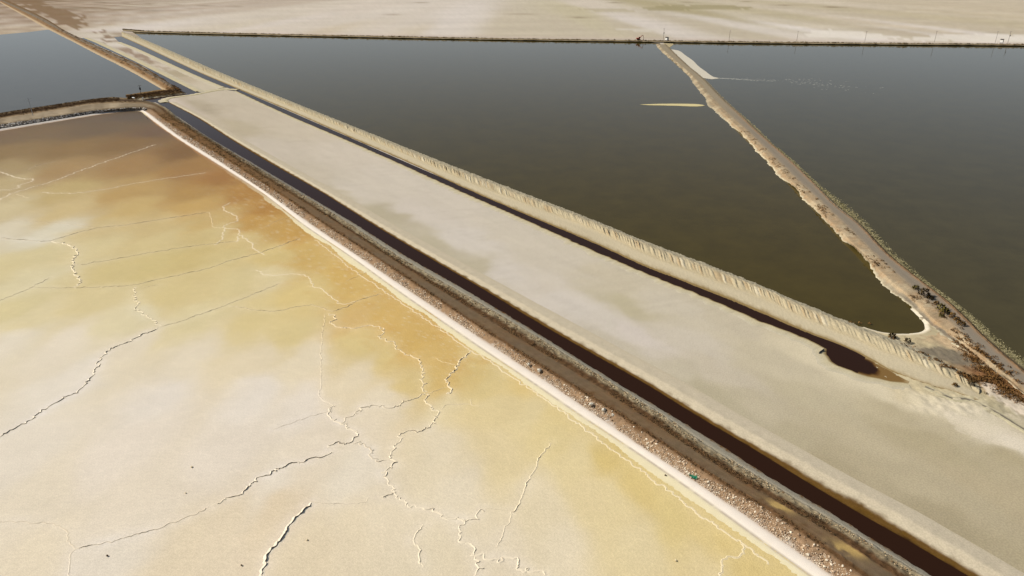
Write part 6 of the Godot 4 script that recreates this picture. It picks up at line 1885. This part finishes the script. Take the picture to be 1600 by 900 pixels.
func build_small_things() -> void:
	# stake standing in the brine
	var sk := thing("stake", "short dark stake standing in purple brine at the pan corner", "stake", Vector3(-170.7, 0.0, -323.6))
	put("post", rod_mesh(Vector3(0, -0.3, 0), Vector3(0.05, 1.1, 0), 0.1, 0.08, 6), mats.old_plank, sk)
	put("cap", box_mesh(Vector3(0.05, 1.12, 0), Vector3(0.26, 0.08, 0.26)), mats.old_plank, sk)
	# crumpled green net
	var st := new_st()
	var r := RandomNumberGenerator.new()
	r.seed = 8
	var g := []
	for i in 7:
		for j in 5:
			g.append(Vector3((i - 3) * 0.14 + r.randf_range(-0.05, 0.05), r.randf_range(0.02, 0.26), (j - 2) * 0.12 + r.randf_range(-0.04, 0.04) + i * 0.05))
	for i in 6:
		for j in 4:
			var a := i * 5 + j
			for v in [a, a + 1, a + 5, a + 1, a + 6, a + 5]:
				st.add_vertex(g[v])
	st.generate_normals()
	var net := put("net", st.commit(), mats.green_net)
	net.position = Vector3(23.7, 0.66, -71.1)
	net.scale = Vector3.ONE * 1.3
	tag(net, "crumpled green net scrap at the edge of the white salt berm", "net")
	# clods on the crust
	var clod_shape := stone_mesh(31, 0.6)
	var spots := [
		[-43.1, -73.7, 0.36, "small salt clod with a dark side, uppermost on the open cream crust", true],
		[-41.7, -68.6, 0.24, "tiny pale clod below the uppermost clod on the cream crust", true],
		[-46.1, -58.2, 0.30, "dark clod just below the long ridge in the lower left crust", false],
		[-30.3, -56.8, 0.26, "dark clod left of the widest open gash in the crust", false],
		[-24.0, -60.6, 0.30, "small clod right of the widest open gash in the crust", true],
		[18.5, -57.5, 0.34, "pale clod on yellow crust near the bottom right of the pan", true],
		[20.3, -72.0, 0.34, "dark clod beside the grey line of the white berm", false],
		[24.6, -71.0, 0.26, "dark clod at the berm edge just right of the green net", false],
		[34.9, -59.9, 0.22, "dark clod on the berm nearest the bottom of the picture", false]]
	for e in spots:
		var o := put("clod", tinted(clod_shape, tone(214, 196, 160) if e[4] else tone(92, 74, 58), 700 + (1 if e[4] else 0)), mats.stone)
		o.transform = Transform3D(Basis.from_scale(Vector3.ONE * e[2]), Vector3(e[0], 0.16 if e[0] < 21.0 else 0.5, e[1]))
		tag(o, e[3], "clod", "loose clods lying on the salt crust")
	# pale boulders in the riprap
	var rocks := [
		[4.6, -98.6, 0.9, "grey boulder highest up the stony slope, beside a paler neighbour"],
		[2.9, -100.6, 0.7, "smaller grey boulder just above the highest large one on the slope"],
		[12.2, -88.6, 0.8, "pale boulder midway down the stony slope below the brown scrub"],
		[14.0, -87.0, 0.85, "pale blocky boulder just below the midway one on the slope"],
		[15.2, -85.8, 0.6, "small white boulder touching the lower side of the blocky one"]]
	for i in rocks.size():
		var e: Array = rocks[i]
		var o := put("boulder", tinted(stone_mesh(40 + i, 0.8), tone(196, 188, 172), 740 + i), mats.stone)
		o.transform = Transform3D(Basis(Vector3.UP, i * 1.3) * Basis.from_scale(Vector3.ONE * e[2]), Vector3(e[0] * 0.98, 1.3, e[1] * 0.98))
		tag(o, e[3], "boulder", "larger boulders in the stony slope")
	# sluice board at the canal pool and outlets
	var pl := thing("sluice_board", "dark sluice board on edge at the upper end of the canal pool", "board", Vector3(54.4, 0.05, -104.7), 0.72)
	put("board", box_mesh(Vector3(0, 0.2, 0), Vector3(1.7, 0.45, 0.08)), mats.old_plank, pl)
	for s in [-0.8, 0.8]:
		put("stake", rod_mesh(Vector3(s, -0.2, 0.08), Vector3(s, 0.55, 0.08), 0.05, 0.04, 6), mats.old_plank, pl)
	# narrow gully draining the tip
	var gully := [Vector2(66.5, -93.6), Vector2(68.0, -91.4), Vector2(69.2, -90.0), Vector2(71.0, -90.0), Vector2(72.7, -87.8), Vector2(73.7, -85.6), Vector2(74.7, -82.1), Vector2(77.0, -77.0)]
	tag(put("gully", shore_strip(gully, [-0.75, -0.4, -0.15, 0.12, 0.3, 0.8], [0.02, 0.22, 0.06, 0.05, 0.2, 0.02], [tone(206, 194, 162), tone(206, 194, 162), tone(112, 104, 92), tone(104, 98, 90), tone(190, 178, 148), tone(200, 188, 156)], 0.3, 0.15), mats.dry_mud), "narrow dark gully draining grey mud to the right edge", "", "", "structure")
	# foam
	var fl := smoothed(foam_line, 0.5)
	var foam := []
	var disc := stone_mesh(51, 0.12)
	for i in 520:
		var u := pow(rng.randf(), 1.9)
		var p := fl[int(u * (fl.size() - 1))]
		var spread := 0.6 + u * u * 20.0
		if u > 0.35 and n_fine.get_noise_2d(p.x * 0.3, p.y * 0.3) < -0.1:
			continue
		p += Vector2(rng.randfn() * spread * 0.5, rng.randfn() * spread)
		var size := rng.randf_range(0.3, 1.1)
		foam.append([Transform3D(Basis(Vector3.UP, rng.randf() * 0.6).scaled(Vector3(size * 2.0, 0.4, size)), Vector3(p.x, 0.06, p.y)), tone(168, 166, 158) * rng.randf_range(0.75, 1.0)])
	for e in []:
		for q in 3:
			foam.append([Transform3D(Basis.from_scale(Vector3(0.5, 0.3, 0.4) * rng.randf_range(0.5, 1.2)), Vector3(e[0] + rng.randfn() * 1.6, 0.06, e[1] + rng.randfn() * 1.6)), tone(186, 184, 172)])
	scatter("foam", disc, mats.stone, foam, "trail of pale foam flecks drifting from the salt shelf")
